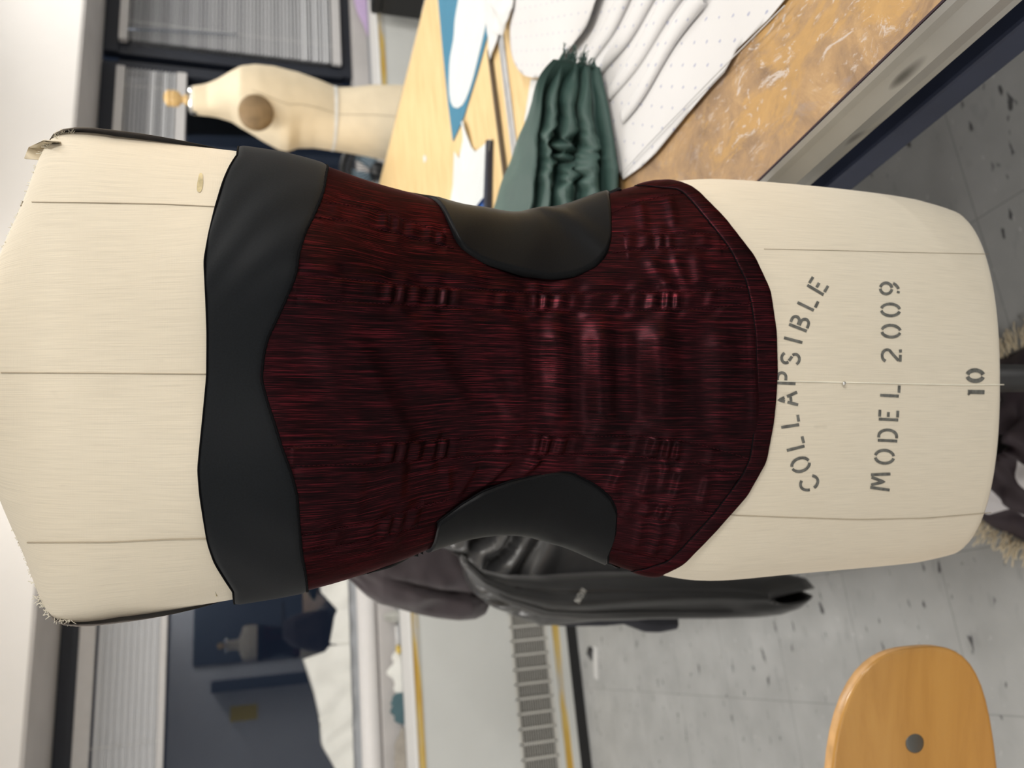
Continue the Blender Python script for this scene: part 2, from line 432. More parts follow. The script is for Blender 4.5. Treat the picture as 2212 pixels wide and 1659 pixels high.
# convector under the windows
cv = thing('convector', (0, SB + .2, 0), 'long grey metal convector cabinet with slotted grille under the windows', 'heater')
def zs(x, y=1450): return float(ons(x, y, SB)[2])
Z1, Z2, Z3, Z4, Z5 = zs(1109), zs(1189), zs(1202), zs(1217), zs(1232)
bd = B().span((TL, SB + .012, Z5), (TR, SW - .012, ZL - .02)); bd.build('body', CAVITY, cv)
B().span((TL, SB, Z1), (TR, SB + .012, ZL - .035)).build('front_panel', CONV, cv)
b = B(); b.span((TL, SB, Z1 - .012), (TR, SB + .011, Z1)).span((TL, SB, Z2 - .004), (TR, SB + .011, Z2 + .008))
nb = 14
for i in range(nb):
    zz = Z2 + .008 + (Z1 - .02 - Z2) * (i + .5) / nb
    b.span((TL, SB + .003, zz - .0011), (TR, SB + .008, zz + .0011))
t = TL
while t < TR:
    b.span((t, SB, Z2), (t + .008, SB + .010, Z1)); t += .0585
b.build('grille', GRILLE, cv)
B().span((TL, SB, Z3), (TR, SB + .012, Z2 - .004)).build('lower_rail', CONV, cv)
B().span((TL, SB + .002, Z4), (TR, SB + .012, Z3)).build('lower_yellow_strip', YELLOW, cv, label='yellowed adhesive strip')
B().span((TL, SB - .002, Z5), (TR, SB + .012, Z4)).build('bottom_rail', CONV, cv)
B().span((TL, SB + .002, 0.0), (TR, SW - .02, Z5)).build('plinth', BLACK, cv)
B().span((TL, SB - .004, ZL - .035), (TR, SB + .012, ZL - .008)).build('upper_yellow_strip', YELLOW, cv, label='yellowed adhesive strip')
bevel(B().span((TL, SB - .008, ZL - .008), (TR, SB + .22, ZL + .004)).build('top_lip', WHITE, cv), .003)
B().span((TL, SB + .22, ZL - .012), (TR, SW - .002, ZL)).build('ledge', LEDGE, cv)
struct(bevel(B().span((TL, SW - .105, ZL + .001), (TR, SW - .001, ZSILL)).build('trim_2', SOFFIT), .004))  # sill riser painted darker grey, putting its shade into the colour

# lights of the room: ceiling fixtures
def fixture(t, s, w=.28, l=1.2, e=30):
    r = thing('ceiling_light', (t, s, CE), 'recessed fluorescent ceiling light', 'light', 'ceiling lights')
    B().span((t - w / 2 - .02, s - l / 2 - .02, CE - .03), (t + w / 2 + .02, s + l / 2 + .02, CE - .001)).build('housing', WHITE, r)
    ld = bpy.data.lights.new('tube_light', 'AREA'); ld.shape = 'RECTANGLE'; ld.size = w; ld.size_y = l; ld.energy = e; ld.color = (1.0, .972, .93)
    lo = bpy.data.objects.new('tube_light', ld); COL.objects.link(lo); lo.parent = r; lo.location = (0, 0, -.035)
for (t, s, e) in ((-2.3, -2.0, 24), (1.15, -2.0, 66), (3.3, -2.0, 22), (-2.3, .35, 5), (1.25, .35, 13), (3.3, .35, 12), (-2.3, 2.3, 30), (1.15, 2.3, 24), (3.3, 2.3, 24)):
    fixture(t, s, e=e)

# far side of the room (seen only in the dark panes)
MS = 2 * (SW + .034) - SBK
def mir(x, y):
    p = ons(x, y, MS); return float(p[0]), float(p[2])
a_, b_ = mir(368, 1445), mir(368, 1310)
struct(B().span((a_[0], SBK, 0), (b_[0] + .25, SBK + .04, 2.1)).build('door_1', DOORM))
a_, b_ = mir(497, 1560), mir(556, 1520)
n_ = B().span((min(a_[0], b_[0]), SBK + .001, min(a_[1], b_[1])), (max(a_[0], b_[0]), SBK + .006, max(a_[1], b_[1]))).build('wall_notice', YELLOWN)
a_, b_ = mir(458, 1497), mir(640, 1452)
bd_ = B().span((min(a_[0], b_[0]), SBK + .001, 0), (max(a_[0], b_[0]), SBK + .30, max(a_[1], b_[1]))).build('steel_locker', DOORM)
bevel(bd_, .01); tag(bd_, 'dark locker by the far wall, mirrored in the left window below the dark door', 'locker')
def s_right(y):
    d = ray(500, y); return 2 * (SW + .034) - (TR - .5) * d[1] / d[0]
w0, w1 = max(SBK + .05, min(s_right(420), s_right(150))), min(SB - 1.0, max(s_right(420), s_right(150)))
wd_ = thing('added_wardrobe', (TR - .27, (w0 + w1) / 2, 0), 'added row of dark wardrobes on the right wall, darkening the middle window reflection', 'added_wardrobe')  # out of view, added so the middle pane reflects something dark
bevel(B().span((TR - .52, w0, 0), (TR - .002, w1, 2.15)).build('carcass', DOORM, wd_), .006)
for k in range(5):
    u0, u1 = w0 + (w1 - w0) * k / 5 + .01, w0 + (w1 - w0) * (k + 1) / 5 - .01
    d_ = bevel(B().span((TR - .542, u0, .08), (TR - .521, u1, 2.12)).build('door', DOORM, wd_), .004)
    B().span((TR - .57, u1 - .06, 1.0), (TR - .543, u1 - .045, 1.16)).build('handle', CHROME, d_)
tag(n_, 'yellow notice on the far wall, mirrored in the dark left window', 'notice')

# ------------------------------------------------------------------ the dress form: fit a torso to its outline
TOPS = [(-140, 690), (-60, 672), (-40, 650), (-20, 592), (0, 529), (30, 460), (61, 387), (77, 338), (95, 305), (118, 284), (179, 283), (300, 300), (407, 315), (517, 327), (533, 319), (590, 324), (692, 348), (708, 358), (771, 375), (823, 395), (880, 403), (915, 418), (1000, 446), (1070, 459), (1158, 463), (1221, 452), (1269, 424), (1291, 414), (1313, 414), (1335, 407), (1402, 391), (1443, 391), (1468, 387), (1551, 385), (1634, 391), (1700, 396), (1795, 406), (1939, 423), (2021, 443), (2079, 466), (2112, 499), (2141, 544), (2160, 594), (2190, 700)]
BOTS = [(-140, 970), (-60, 985), (-40, 1005), (-20, 1052), (0, 1107), (20, 1154), (44, 1177), (64, 1235), (71, 1302), (88, 1330), (120, 1342), (175, 1343), (222, 1339), (337, 1324), (450, 1305), (519, 1291), (573, 1297), (623, 1289), (661, 1277), (758, 1257), (816, 1236), (863, 1221), (950, 1183), (1014, 1164), (1106, 1152), (1139, 1152), (1200, 1172), (1240, 1189), (1301, 1216), (1340, 1233), (1364, 1241), (1405, 1244), (1443, 1249), (1490, 1256), (1538, 1256), (1599, 1252), (1730, 1238), (1897, 1224), (1976, 1216), (2052, 1199), (2099, 1175), (2139, 1135), (2160, 1085), (2190, 970)]
TOPS = np.array(TOPS, float); BOTS = np.array(BOTS, float)
DW = .565
PZ = [.757, .80, .88, .95, 1.02, 1.08, 1.15, 1.21, 1.27, 1.33, 1.40, 1.44, 1.465, 1.485, 1.51, 1.60]
PBF = [.060, .066, .074, .077, .072, .060, .053, .060, .074, .078, .062, .043, .026, .019, .020, .022]
PBB = [.120, .128, .130, .122, .104, .084, .076, .085, .097, .102, .094, .080, .066, .052, .048, .046]
PN = [2.3, 2.3, 2.3, 2.3, 2.3, 2.25, 2.2, 2.2, 2.3, 2.4, 2.6, 2.6, 2.4, 2.1, 2.0, 2.0]
def smooth_interp(z, xs, ys):
    xs = np.array(xs); ys = np.array(ys)
    m = np.gradient(ys, xs); z = np.clip(z, xs[0], xs[-1])
    i = np.clip(np.searchsorted(xs, z) - 1, 0, len(xs) - 2)
    h = xs[i + 1] - xs[i]; t = (z - xs[i]) / h
    return (2 * t**3 - 3 * t**2 + 1) * ys[i] + (t**3 - 2 * t**2 + t) * h * m[i] + (-2 * t**3 + 3 * t**2) * ys[i + 1] + (t**3 - t**2) * h * m[i + 1]
ZROW = np.concatenate([np.linspace(.757, .80, 10)[:-1], np.linspace(.80, 1.42, 63)[:-1], np.linspace(1.42, 1.51, 28)])
AROW = np.full(len(ZROW), .15); CROW = np.zeros(len(ZROW))
def ringpt(th, z, a, c):
    n = smooth_interp(z, PZ, PN); bf = smooth_interp(z, PZ, PBF); bb = smooth_interp(z, PZ, PBB)
    sn, cs = np.sin(th), np.cos(th)
    bq = np.where(cs > 0, bf, bb)
    r = (np.abs(sn / a)**n + np.abs(cs / bq)**n)**(-1 / n)
    x = r * sn; y = r * cs
    # soft bust
    for sx in (-1, 1):
        g = np.exp(-((x - sx * .066) / .046)**2 - ((z - 1.318) / .055)**2)
        y = np.where(cs > 0, y + .013 * g, y)
    return x, y
def pos(x, y, z, c):
    return EYE * np.array([1, 1, 0]) + (DW - y)[..., None] * FH + (x + c)[..., None] * RT + z[..., None] * ZZ
TH0 = np.linspace(-PI, PI, 181)[:-1]
for it in range(75):
    zz = np.repeat(ZROW[:, None], len(TH0), 1)
    x, y = ringpt(TH0[None, :], zz, AROW[:, None], CROW[:, None])
    P = pos(x, y, zz, np.repeat(CROW[:, None], len(TH0), 1))
    vx, vy, zc = project(P)
    for i in range(len(ZROW)):
        jr, jl = int(np.argmin(vy[i])), int(np.argmax(vy[i]))
        tr = np.interp(vx[i, jr], TOPS[:, 0], TOPS[:, 1]); tl = np.interp(vx[i, jl], BOTS[:, 0], BOTS[:, 1])
        gr_, gl_ = (np.interp(vx[i, j], [515, 530, 700, 840, 1320, 1345, 1425, 1440], [0, .0030, .0030, .0060, .0060, .0036, .0032, 0]) for j in (jr, jl))
        tr += gr_ * FPX / zc[i, jr]; tl -= gl_ * FPX / zc[i, jl]
        if it > 25 and vx[i, jr] < 125:
            m = np.abs(vx - vx[i, jr]) < 7; vr = vy[m].min(); m = np.abs(vx - vx[i, jl]) < 7; vl = vy[m].max()
            er = (vr - tr) * zc[i, jr] / FPX; el = (tl - vl) * zc[i, jl] / FPX
            AROW[i] = max(.03, AROW[i] + .10 * (er + el) / 2); continue
        er = (vy[i, jr] - tr) * zc[i, jr] / FPX; el = (tl - vy[i, jl]) * zc[i, jl] / FPX   # + : widen
        AROW[i] = max(.03, AROW[i] + .5 * (er + el) / 2); CROW[i] += .5 * (er - el) / 2
ker = np.array([1, 2, 3, 2, 1]) / 9.
pad = lambda q: np.convolve(np.pad(q, 2, mode='edge'), ker, 'valid')
AROW = pad(pad(AROW)); CROW = pad(pad(CROW))
_i = ZROW > 1.40; CROW[_i] = np.interp(ZROW[_i], [1.40, 1.51], [CROW[~_i][-1], .004])
def surf(th, z):
    th = np.asarray(th, float); z = np.asarray(z, float)
    a = np.interp(z, ZROW, AROW); c = np.interp(z, ZROW, CROW)
    x, y = ringpt(th, z, a, c)
    return pos(x, y, z, c)
def surfn(th, z, off=0.0):
    e = 2e-3
    th = np.asarray(th, float); z = np.asarray(z, float)
    P = surf(th, z)
    n = np.cross(surf(th + e, z) - surf(th - e, z), surf(th, z + e) - surf(th, z - e))
    n = n / (np.linalg.norm(n, axis=-1, keepdims=True) + 1e-12)
    o = np.asarray(off, float)
    return P + n * (o[..., None] if o.ndim else o), n
def suv(th, z):
    th = np.asarray(th, float); z = np.asarray(z, float)
    a = np.interp(z, ZROW, AROW); c = np.interp(z, ZROW, CROW)
    x, y = ringpt(th, z, a, c); bf = smooth_interp(z, PZ, PBF)
    return list(zip(x + np.sign(x) * np.clip(bf - y, 0, None) * .8, z))
# picture point -> (angle, height) on the torso
_gt = np.radians(np.linspace(-105, 105, 211)); _gz = np.linspace(.76, 1.505, 300)
_GT, _GZ = np.meshgrid(_gt, _gz)
_gx, _gy, _ = project(surf(_GT, _GZ))
def inv(pts):
    out = []
    for (x, y) in pts:
        d = (_gx - x)**2 + (_gy - y)**2
        # keep the visible side
        i = np.unravel_index(np.argmin(d + 400 * (np.abs(_GT) > 1.75)), d.shape)
        th, z = _GT[i], _GZ[i]
        for _ in range(6):
            q = np.array([[th, z], [th + 1e-4, z], [th, z + 1e-4]])
            X_, Y_, _z = project(surf(q[:, 0], q[:, 1]))
            J = np.array([[X_[1] - X_[0], X_[2] - X_[0]], [Y_[1] - Y_[0], Y_[2] - Y_[0]]]) / 1e-4
            if abs(np.linalg.det(J)) < 1e4: break
            s = np.linalg.solve(J, [x - X_[0], y - Y_[0]]); s = np.clip(s, [-.05, -.01], [.05, .01])
            th += s[0]; z += s[1]
        out.append((th, z))
    return np.array(out)
def dens(pts, step=8):
    out = []
    for (a, b) in zip(pts[:-1], pts[1:]):
        n = max(1, int(math.hypot(b[0] - a[0], b[1] - a[1]) / step))
        out += [(a[0] + (b[0] - a[0]) * k / n, a[1] + (b[1] - a[1]) * k / n) for k in range(n)]
    return out + [pts[-1]]
def smooth_poly(pts, step=8, it=2):
    p = np.array(dens(pts, step), float)
    for _ in range(it):
        q = p.copy(); q[1:-1] = (p[:-2] + 2 * p[1:-1] + p[2:]) / 4; p = q
    return [tuple(v) for v in p]

base_xy = FH * DW + RT * CROW[0]
form = thing('dress_form', (base_xy[0], base_xy[1], 0), 'cream linen dress form close up in front, wearing the red and black bodice', 'dress form')
nth = 200
ths = np.linspace(-PI, PI, nth + 1)[:-1]
zr = ZROW[ZROW > .764]
rows = []; uvs = []
def body_row(th, z, shrink=1.0):
    return surf(th, np.full_like(th, z))
for (dz, sc) in ((.757, .90), (.7575, .955), (.759, .985), (.762, .997)):
    P = body_row(ths, .764); c = P.mean(0); Q = c + (P - c) * sc; Q[:, 2] = dz; rows.append(Q); uvs.append([(t * .16, dz) for t in ths])
for z in zr: rows.append(body_row(ths, z)); uvs.append(suv(ths, np.full_like(ths, z)))
topc = rows[-1].mean(0)
for (dz, sc) in ((1.53, .97), (1.56, .95), (1.585, .97)):
    Q = topc + (rows[-1] - rows[-1].mean(0)) * 1.0; Q = topc + (body_row(ths, zr[-1]) - topc) * sc; Q[:, 2] = dz; rows.append(Q); uvs.append([(t * .16, dz) for t in ths])
V = np.concatenate(rows); Fc = grid_faces(len(rows), nth, True)
Fc.append(tuple(range(nth))[::-1]); Fc.append(tuple((len(rows) - 1) * nth + k for k in range(nth)))
torso = mesh('torso', V, Fc, CREAM, form, True, [u for r in uvs for u in r])
capz = 1.586; cp = topc.copy(); cp[2] = capz
B().lathe(cp, [(.058, 0), (.060, .006), (.056, .016), (.012, .020)], 32).build('neck_cap', CHROME, form, True)
B().lathe((cp[0], cp[1], capz + .02), [(.010, 0), (.010, .012), (.022, .022), (.026, .036), (.018, .052), (.004, .058)], 24).build('finial', BRASSW, form, True)
# armhole plates standing proud at the shoulder ends
for sx in (-1, 1):
    prof = []; n = 40
    zc_, hz = 1.402, .066
    V = []; Fq = []
    rings = 6
    for r in range(rings + 1):
        for k in range(n):
            an = 2 * PI * k / n; q = r / rings
            z = zc_ + hz * q * math.sin(an)
            a = float(np.interp(z, ZROW, AROW)); c = float(np.interp(z, ZROW, CROW))
            dep = DW + .012 + .040 * q * math.cos(an)
            xx = c + sx * (a - .0015 + .0038 * (1 - q**3))
            V.append(FH * dep + RT * xx + ZZ * z)
    mesh('armhole_plate', V, grid_faces(rings + 1, n, True), PLATE, form, True)
    # rim of the plate
    rim = [V[rings * n + k] for k in range(n)] + [V[rings * n]]
# stand
pz = base_xy + 0
pole_xy = FH * (DW - .010) + RT * (CROW[0] + .004)
B().tube([(pole_xy[0], pole_xy[1], .10), (pole_xy[0], pole_xy[1], .775)], .0125, 20).build('stand_pole', BLACK, form, True)
B().lathe((pole_xy[0], pole_xy[1], .07), [(.035, 0), (.040, .01), (.034, .05), (.016, .09)], 24).build('hub', BLACK, form, True)
for k in range(4):
    an = k * PI / 2 + .6; d = np.array([math.cos(an), math.sin(an), 0]); q = np.array([pole_xy[0], pole_xy[1], 0])
    lg = B().tube([q + ZZ * .095, q + d * .12 + ZZ * .085, q + d * .20 + ZZ * .058], [.013, .012, .010], 10).build('leg', BLACK, form, True)
    cxy = q + d * .20
    perp = np.cross(d, ZZ)
    B().lathe(cxy + ZZ * .028 - perp * .010, [(.028, 0), (.028, .02)], 20, ax=(d, ZZ, perp)).build('caster', RUBBER, lg, True)

# seams drawn on the form: fine cords
def seam(pts, mat, r, name, parent, off=.0002):
    q = inv(smooth_poly(pts, 10)); P, _ = surfn(q[:, 0], q[:, 1], off)
    return B().tube(P, r, 5).build(name, mat, parent, True)
SEAMC = plain('seam_shadow', (.42, .36, .27), .9); SEAMW = plain('seam_thread_pale', (.82, .78, .66), .8)
seam([(40, 436), (200, 438), (350, 441), (470, 447)], SEAMC, .00035, 'seam', form)
seam([(2, 805), (200, 806), (450, 808)], SEAMC, .00035, 'seam', form)
seam([(40, 1172), (240, 1171), (360, 1165), (452, 1163)], SEAMC, .00040, 'seam', form)
seam([(1672, 823), (1817, 826), (1950, 829), (2080, 832), (2168, 831)], SEAMW, .00055, 'center_seam', form)
seam([(1565, 1112), (1700, 1117), (1850, 1122), (2000, 1119), (2140, 1107)], SEAMC, .00035, 'seam', form)
seam([(1650, 538), (1800, 541), (1950, 545), (2135, 549)], SEAMC, .00022, 'seam', form)

# stencilled lettering ------------------------------------------------
def arc(cx, cy, rx, ry, a0, a1, n=9): return [(cx + rx * math.cos(math.radians(a0 + (a1 - a0) * i / n)), cy + ry * math.sin(math.radians(a0 + (a1 - a0) * i / n))) for i in range(n + 1)]
G = {  # strokes in a 0.7 x 1 box, with the bridges of a stencil
 'C': [arc(.38, .5, .34, .48, 40, 165), arc(.38, .5, .34, .48, 195, 320)],
 'O': [arc(.36, .5, .33, .48, 100, 260), arc(.36, .5, .33, .48, -80, 80)],
 '0': [arc(.34, .5, .28, .48, 102, 258), arc(.34, .5, .28, .48, -78, 78)],
 'L': [[(.16, 0.04), (.16, 1)], [(.32, .04), (.66, .04)]],
 'A': [[(.02, 0), (.20, .55)], [(.24, .68), (.34, 1), (.44, .68)], [(.48, .55), (.66, 0)], [(.22, .36), (.46, .36)]],
 'P': [[(.12, 0), (.12, 1)], [(.26, .96), (.42, .96)] + arc(.42, .74, .22, .22, 90, -90) + [(.26, .52)]],
 'S': [arc(.36, .74, .26, .23, 30, 225), arc(.36, .26, .26, .23, 45, -150), [(.24, .56), (.48, .44)]],
 'I': [[(.33, 0), (.33, 1)]],
 'B': [[(.10, 0), (.10, 1)], [(.24, .96), (.40, .96)] + arc(.40, .76, .20, .20, 90, -90) + [(.24, .56)], [(.24, .47), (.42, .47)] + arc(.42, .255, .22, .215, 90, -90) + [(.24, .04)]],
 'E': [[(.12, 0), (.12, 1)], [(.26, .96), (.62, .96)], [(.26, .52), (.52, .52)], [(.26, .04), (.62, .04)]],
 'M': [[(.03, 0), (.10, 1)], [(.20, .96), (.35, .30), (.50, .96)], [(.60, 1), (.67, 0)]],
 'D': [[(.10, 0), (.10, 1)], [(.24, .96), (.34, .96)] + arc(.34, .5, .30, .46, 90, -90) + [(.24, .04)]],
 '2': [arc(.34, .72, .26, .26, 165, -25) + [(.40, .42), (.14, .12)], [(.10, .04), (.40, .04)], [(.50, .04), (.64, .06)]],
 '9': [arc(.36, .68, .26, .30, 95, 265), arc(.36, .68, .26, .30, -80, 80), arc(.22, .5, .42, .48, -20, -70), [(.16, .06), (.26, .03)]],
 '1': [[(.38, 0), (.38, 1)], [(.26, .86), (.34, .95)]],
 'N': [[(.08, 0), (.08, 1)], [(.16, .95), (.52, .05)], [(.60, 0), (.60, 1)]],
}
def strokes_px(ch, cx, cy, hgt, wid, ang):
    """centre, height and width in picture units; ang: direction the baseline runs (radians, 0 = up the picture)"""
    bx, by = -math.sin(ang) * 0 + math.sin(ang), -math.cos(ang)      # baseline direction
    ux, uy = -math.cos(ang), -math.sin(ang)                            # letter up
    for s in G[ch]:
        yield [(cx + bx * (p[0] - .35) * wid / .7 + ux * (p[1] - .5) * hgt, cy + by * (p[0] - .35) * wid / .7 + uy * (p[1] - .5) * hgt) for p in s]
def stamp(name, letters, thick, mat, parent):
    V = []; Fq = []
    for (ch, x, y, h, w, an) in letters:
        for s in strokes_px(ch, x, y, h, w, an):
            p = np.array(dens(s, 4), float)
            if len(p) < 2: continue
            t = np.gradient(p, axis=0); t /= np.linalg.norm(t, axis=1, keepdims=True) + 1e-9
            nrm = np.stack([-t[:, 1], t[:, 0]], 1)
            wv = thick * (1 + .12 * np.array([nz(q[0] * .11, q[1] * .11) for q in p]))[:, None]
            L_, R_ = p + nrm * wv / 2, p - nrm * wv / 2
            q = inv(list(map(tuple, np.concatenate([L_, p, R_]))))
            P, _ = surfn(q[:, 0], q[:, 1], .00035)
            k = len(V); n = len(p); V += list(P)
            Fq += [(k + i, k + i + 1, k + n + i + 1, k + n + i) for i in range(n - 1)] + [(k + n + i, k + n + i + 1, k + 2 * n + i + 1, k + 2 * n + i) for i in range(n - 1)]
    return mesh(name, V, Fq, mat, parent, True)
arch = [('C', 1748, 1044), ('O', 1729, 1004), ('L', 1717, 960), ('L', 1706, 912), ('A', 1702, 862), ('P', 1698, 818), ('S', 1707, 775), ('I', 1713, 734), ('B', 1727, 698), ('L', 1744, 655), ('E', 1766, 618)]
lt = []
for i, (c, x, y) in enumerate(arch):
    a, b = arch[max(0, i - 1)], arch[min(len(arch) - 1, i + 1)]
    an = math.atan2(b[1] - a[1], -(b[2] - a[2]))
    lt.append((c, x, y, 41, 30, an))
stamp('stencil_lettering', lt, 6.2, INK, form)
m2 = [('M', 1901, 1040, 38), ('O', 1910, 987, 30), ('D', 1917, 941, 30), ('E', 1919, 897, 28), ('L', 1922, 846, 32), ('2', 1925, 768, 34), ('0', 1924, 715, 32), ('0', 1923, 669, 32), ('9', 1921, 624, 32)]
stamp('stencil_lettering', [(c, x, y, 42, w, .05) for c, x, y, w in m2], 6.2, INK, form)
stamp('size_stencil', [('1', 2108, 848, 36, 30, .02), ('0', 2106, 811, 36, 29, .02)], 9, INK, form)
# stains
STAIN = plain('yellow_stain', (.55, .47, .28), .9, var=.3, scale=200)
def blob(pts, mat, name, parent):
    c = np.mean(pts, 0); q = inv([tuple(c)] + smooth_poly(list(pts) + [pts[0]], 4)[:-1]); P, _ = surfn(q[:, 0], q[:, 1], .0003)
    n = len(P) - 1
    return mesh(name, P, [(0, 1 + i, 1 + (i + 1) % n) for i in range(n)], mat, parent, True)
blob([(426, 398), (431, 372), (438, 373), (439, 400), (434, 418), (425, 415)], STAIN, 'stain', form)
blob([(459, 1279), (466, 1276), (476, 1282), (470, 1289), (462, 1287)], STAIN, 'stain', form)
blob([(1551, 415), (1560, 407), (1567, 412), (1559, 419)], STAIN, 'stain', form)

# frayed cloth at the shoulder ends
def fray(name, pts, n, ln, r, seed):
    rnd = random.Random(seed); b = B()
    q = inv(smooth_poly(pts, 3)); P, N = surfn(q[:, 0], q[:, 1], .0006)
    for _ in range(n):
        i = rnd.randrange(len(P)); t = P[min(i + 1, len(P) - 1)] - P[max(0, i - 1)]; t = t / (np.linalg.norm(t) + 1e-9)
        d = N[i] * rnd.uniform(.2, .9) + t * rnd.uniform(-.8, .8) + ZZ * rnd.uniform(-.6, .5)
        d = d / np.linalg.norm(d); l = ln * rnd.uniform(.4, 1.2)
        pts_ = [P[i] - N[i] * .001]
        for k in range(1, 5):
            d = d + np.array([rnd.uniform(-.35, .35) for _ in range(3)]); d /= np.linalg.norm(d); pts_.append(pts_[-1] + d * l / 4)
        b.tube(pts_, r, 4)
    return b.build(name, SEAMW, form, True)
fray('frayed_edge', [(71, 1300), (82, 1325), (95, 1336), (130, 1338), (160, 1340)], 70, .0042, .00022, 1)
fray('frayed_edge', [(22, 1150), (45, 1180), (66, 1240), (71, 1300)], 80, .0018, .00018, 2)
fray('frayed_edge', [(88, 318), (105, 296), (125, 288), (160, 287)], 80, .0035, .0002, 3)
fray('frayed_edge', [(2, 528), (30, 462), (60, 392), (76, 345)], 80, .0018, .00018, 4)
# folded tab of canvas on the right shoulder
q = inv([(86, 350), (102, 330), (122, 316), (146, 310)]); P, N = surfn(q[:, 0], q[:, 1], .003)
V = []
for i in range(4):
    for s in (-1, 1):
        for o in (0, 1):
            V.append(P[i] + N[i] * (.0005 + .0012 * o + .002 * math.sin(i * 1.6)) + ZZ * (.0042 * s))
Fq = []
for i in range(3):
    a = i * 4; c = a + 4
    Fq += [(a, c, c + 2, a + 2), (a + 1, a + 3, c + 3, c + 1), (a, a + 1, c + 1, c), (a + 2, c + 2, c + 3, a + 3)]
Fq += [(0, 2, 3, 1), (12, 13, 15, 14)]
mesh('canvas_tab', V, Fq, CREAM2, form, True)

# pin in the belly
q = inv([(1819, 828)]); P, N = surfn(q[:, 0], q[:, 1], 0.0)
pin = thing('dressmaker_pin', tuple(P[0]), 'tiny steel pin stuck in the front seam below the bodice hem', 'pin')
B().lathe(P[0] + N[0] * .0015, [(.0006, -.001), (.0014, 0), (.0016, .0008), (.0008, .0016)], 12, ax=(RT, np.cross(N[0], RT), N[0])).build('head', CHROME, pin, True)
B().tube([P[0] - N[0] * .012 - ZZ * .004, P[0] + N[0] * .0015], .0004, 6).build('shaft', CHROME, pin, True)

# ------------------------------------------------------------------ the bodice
NECK = [(517, 338), (498, 366), (484, 399), (468, 456), (456, 509), (446, 566), (448, 602), (450, 650), (452, 718), (451, 813), (444, 892), (438, 956), (433, 1013), (437, 1066), (443, 1107), (452, 1167), (465, 1208), (489, 1248), (508, 1276)]
BAND = [(706, 362), (704, 388), (694, 429), (677, 470), (658, 505), (644, 551), (639, 592), (620, 641), (599, 688), (579, 730), (571, 766), (566, 820), (577, 864), (596, 924), (610, 971), (628, 1019), (641, 1066), (644, 1117), (650, 1184), (659, 1235), (662, 1266)]
INNER = [(1372, 409), (1468, 415), (1494, 442), (1547, 506), (1573, 540), (1608, 610), (1620, 661), (1628, 724), (1631, 803), (1630, 863), (1623, 942), (1616, 990), (1598, 1028), (1538, 1107), (1468, 1183), (1440, 1208), (1400, 1219), (1365, 1226)]
HEM = [(1412, 394), (1468, 397), (1503, 414), (1563, 474), (1627, 556), (1661, 629), (1674, 718), (1676, 803), (1673, 860), (1668, 911), (1652, 996), (1611, 1069), (1538, 1151), (1475, 1215), (1430, 1236), (1412, 1241)]
def curve_fn(pts, zb, step=8, it=2):
    """height as a function of the angle; zb: height carried round the back"""
    q = inv(smooth_poly(pts, step, it)); o = np.argsort(q[:, 0]); q = q[o]
    keep = [0]
    for i in range(1, len(q)):
        if q[i, 0] - q[keep[-1], 0] > .004: keep.append(i)
    q = q[keep]
    zb = (q[0, 1] + q[-1, 1]) / 2 - .002
    t = np.concatenate([[-PI, q[0, 0] - .5], q[:, 0], [q[-1, 0] + .5, PI]])
    z = np.concatenate([[zb, (q[0, 1] + zb) / 2], q[:, 1], [(q[-1, 1] + zb) / 2, zb]])
    return lambda th: np.interp(th, t, z)
zN, zB, zI, zH = curve_fn(NECK, 1.315), curve_fn(BAND, 1.25), curve_fn(INNER, 1.055), curve_fn(HEM, 1.025)
bod = thing('corset_bodice', (base_xy[0], base_xy[1], .95), 'strapless red shot silk bodice with black neck band and side panels on the front form', 'bodice')

# sewn lines, in picture points, turned into torso coordinates
CH = {
 'A': [(637, 595), (735, 604), (843, 614), (960, 625), (1096, 634), (1269, 635), (1400, 633), (1475, 632), (1560, 627), (1612, 621)],
 'B': [(610, 636), (716, 650), (875, 660), (1000, 669), (1096, 672), (1222, 673), (1411, 673), (1522, 669), (1590, 660), (1624, 654)],
 'C': [(610, 968), (700, 962), (811, 957), (950, 948), (1096, 939), (1190, 938), (1411, 941), (1506, 957), (1614, 989)],
 'D': [(630, 1006), (811, 1000), (950, 990), (1096, 979), (1190, 979), (1348, 982), (1506, 998), (1597, 1026)],
 'E': [(690, 440), (793, 454), (888, 486), (956, 513)], 'F': [(676, 475), (761, 482), (888, 519), (975, 543)],
 'e': [(1345, 512), (1408, 509), (1549, 507)], 'f': [(1320, 551), (1380, 542), (1572, 538)],
 'G': [(708, 366), (807, 397), (838, 406)], 'g': [(1318, 466), (1364, 445), (1443, 425), (1474, 422)],
 'H': [(648, 1150), (700, 1143), (790, 1124), (847, 1106), (926, 1083), (966, 1075)], 'I': [(652, 1184), (700, 1177), (768, 1167), (847, 1147), (903, 1129)],
 'h': [(1334, 1073), (1443, 1088), (1538, 1105)], 'i': [(1334, 1103), (1380, 1112), (1495, 1130)], 'k': [(1318, 1181), (1380, 1194), (1440, 1206)],
}
CHQ = {k: inv(smooth_poly(v, 8)) for k, v in CH.items()}
def th_at(k, z):
    q = CHQ[k]; o = np.argsort(q[:, 1]); return np.interp(z, q[o, 1], q[o, 0], left=np.nan, right=np.nan)
def zpix(x, y): return inv([(x, y)])[0]
FOLDS = []      # (theta, z) ridge line ends, amplitude, half-width
def fold(p0, p1, amp, w): FOLDS.append((inv([p0])[0], inv([p1])[0], amp, w))
for x, y0, y1, am, w in ((1195, 690, 930, .0042, 24), (1290, 690, 935, .0050, 27), (1418, 690, 935, .0060, 33), (1110, 700, 930, .0024, 24), (1550, 710, 935, .0028, 26), (1618, 690, 930, .0012, 9), (1350, 720, 900, .0014, 12)):
    fold((x, y0), (x + 4, y1), am, w)
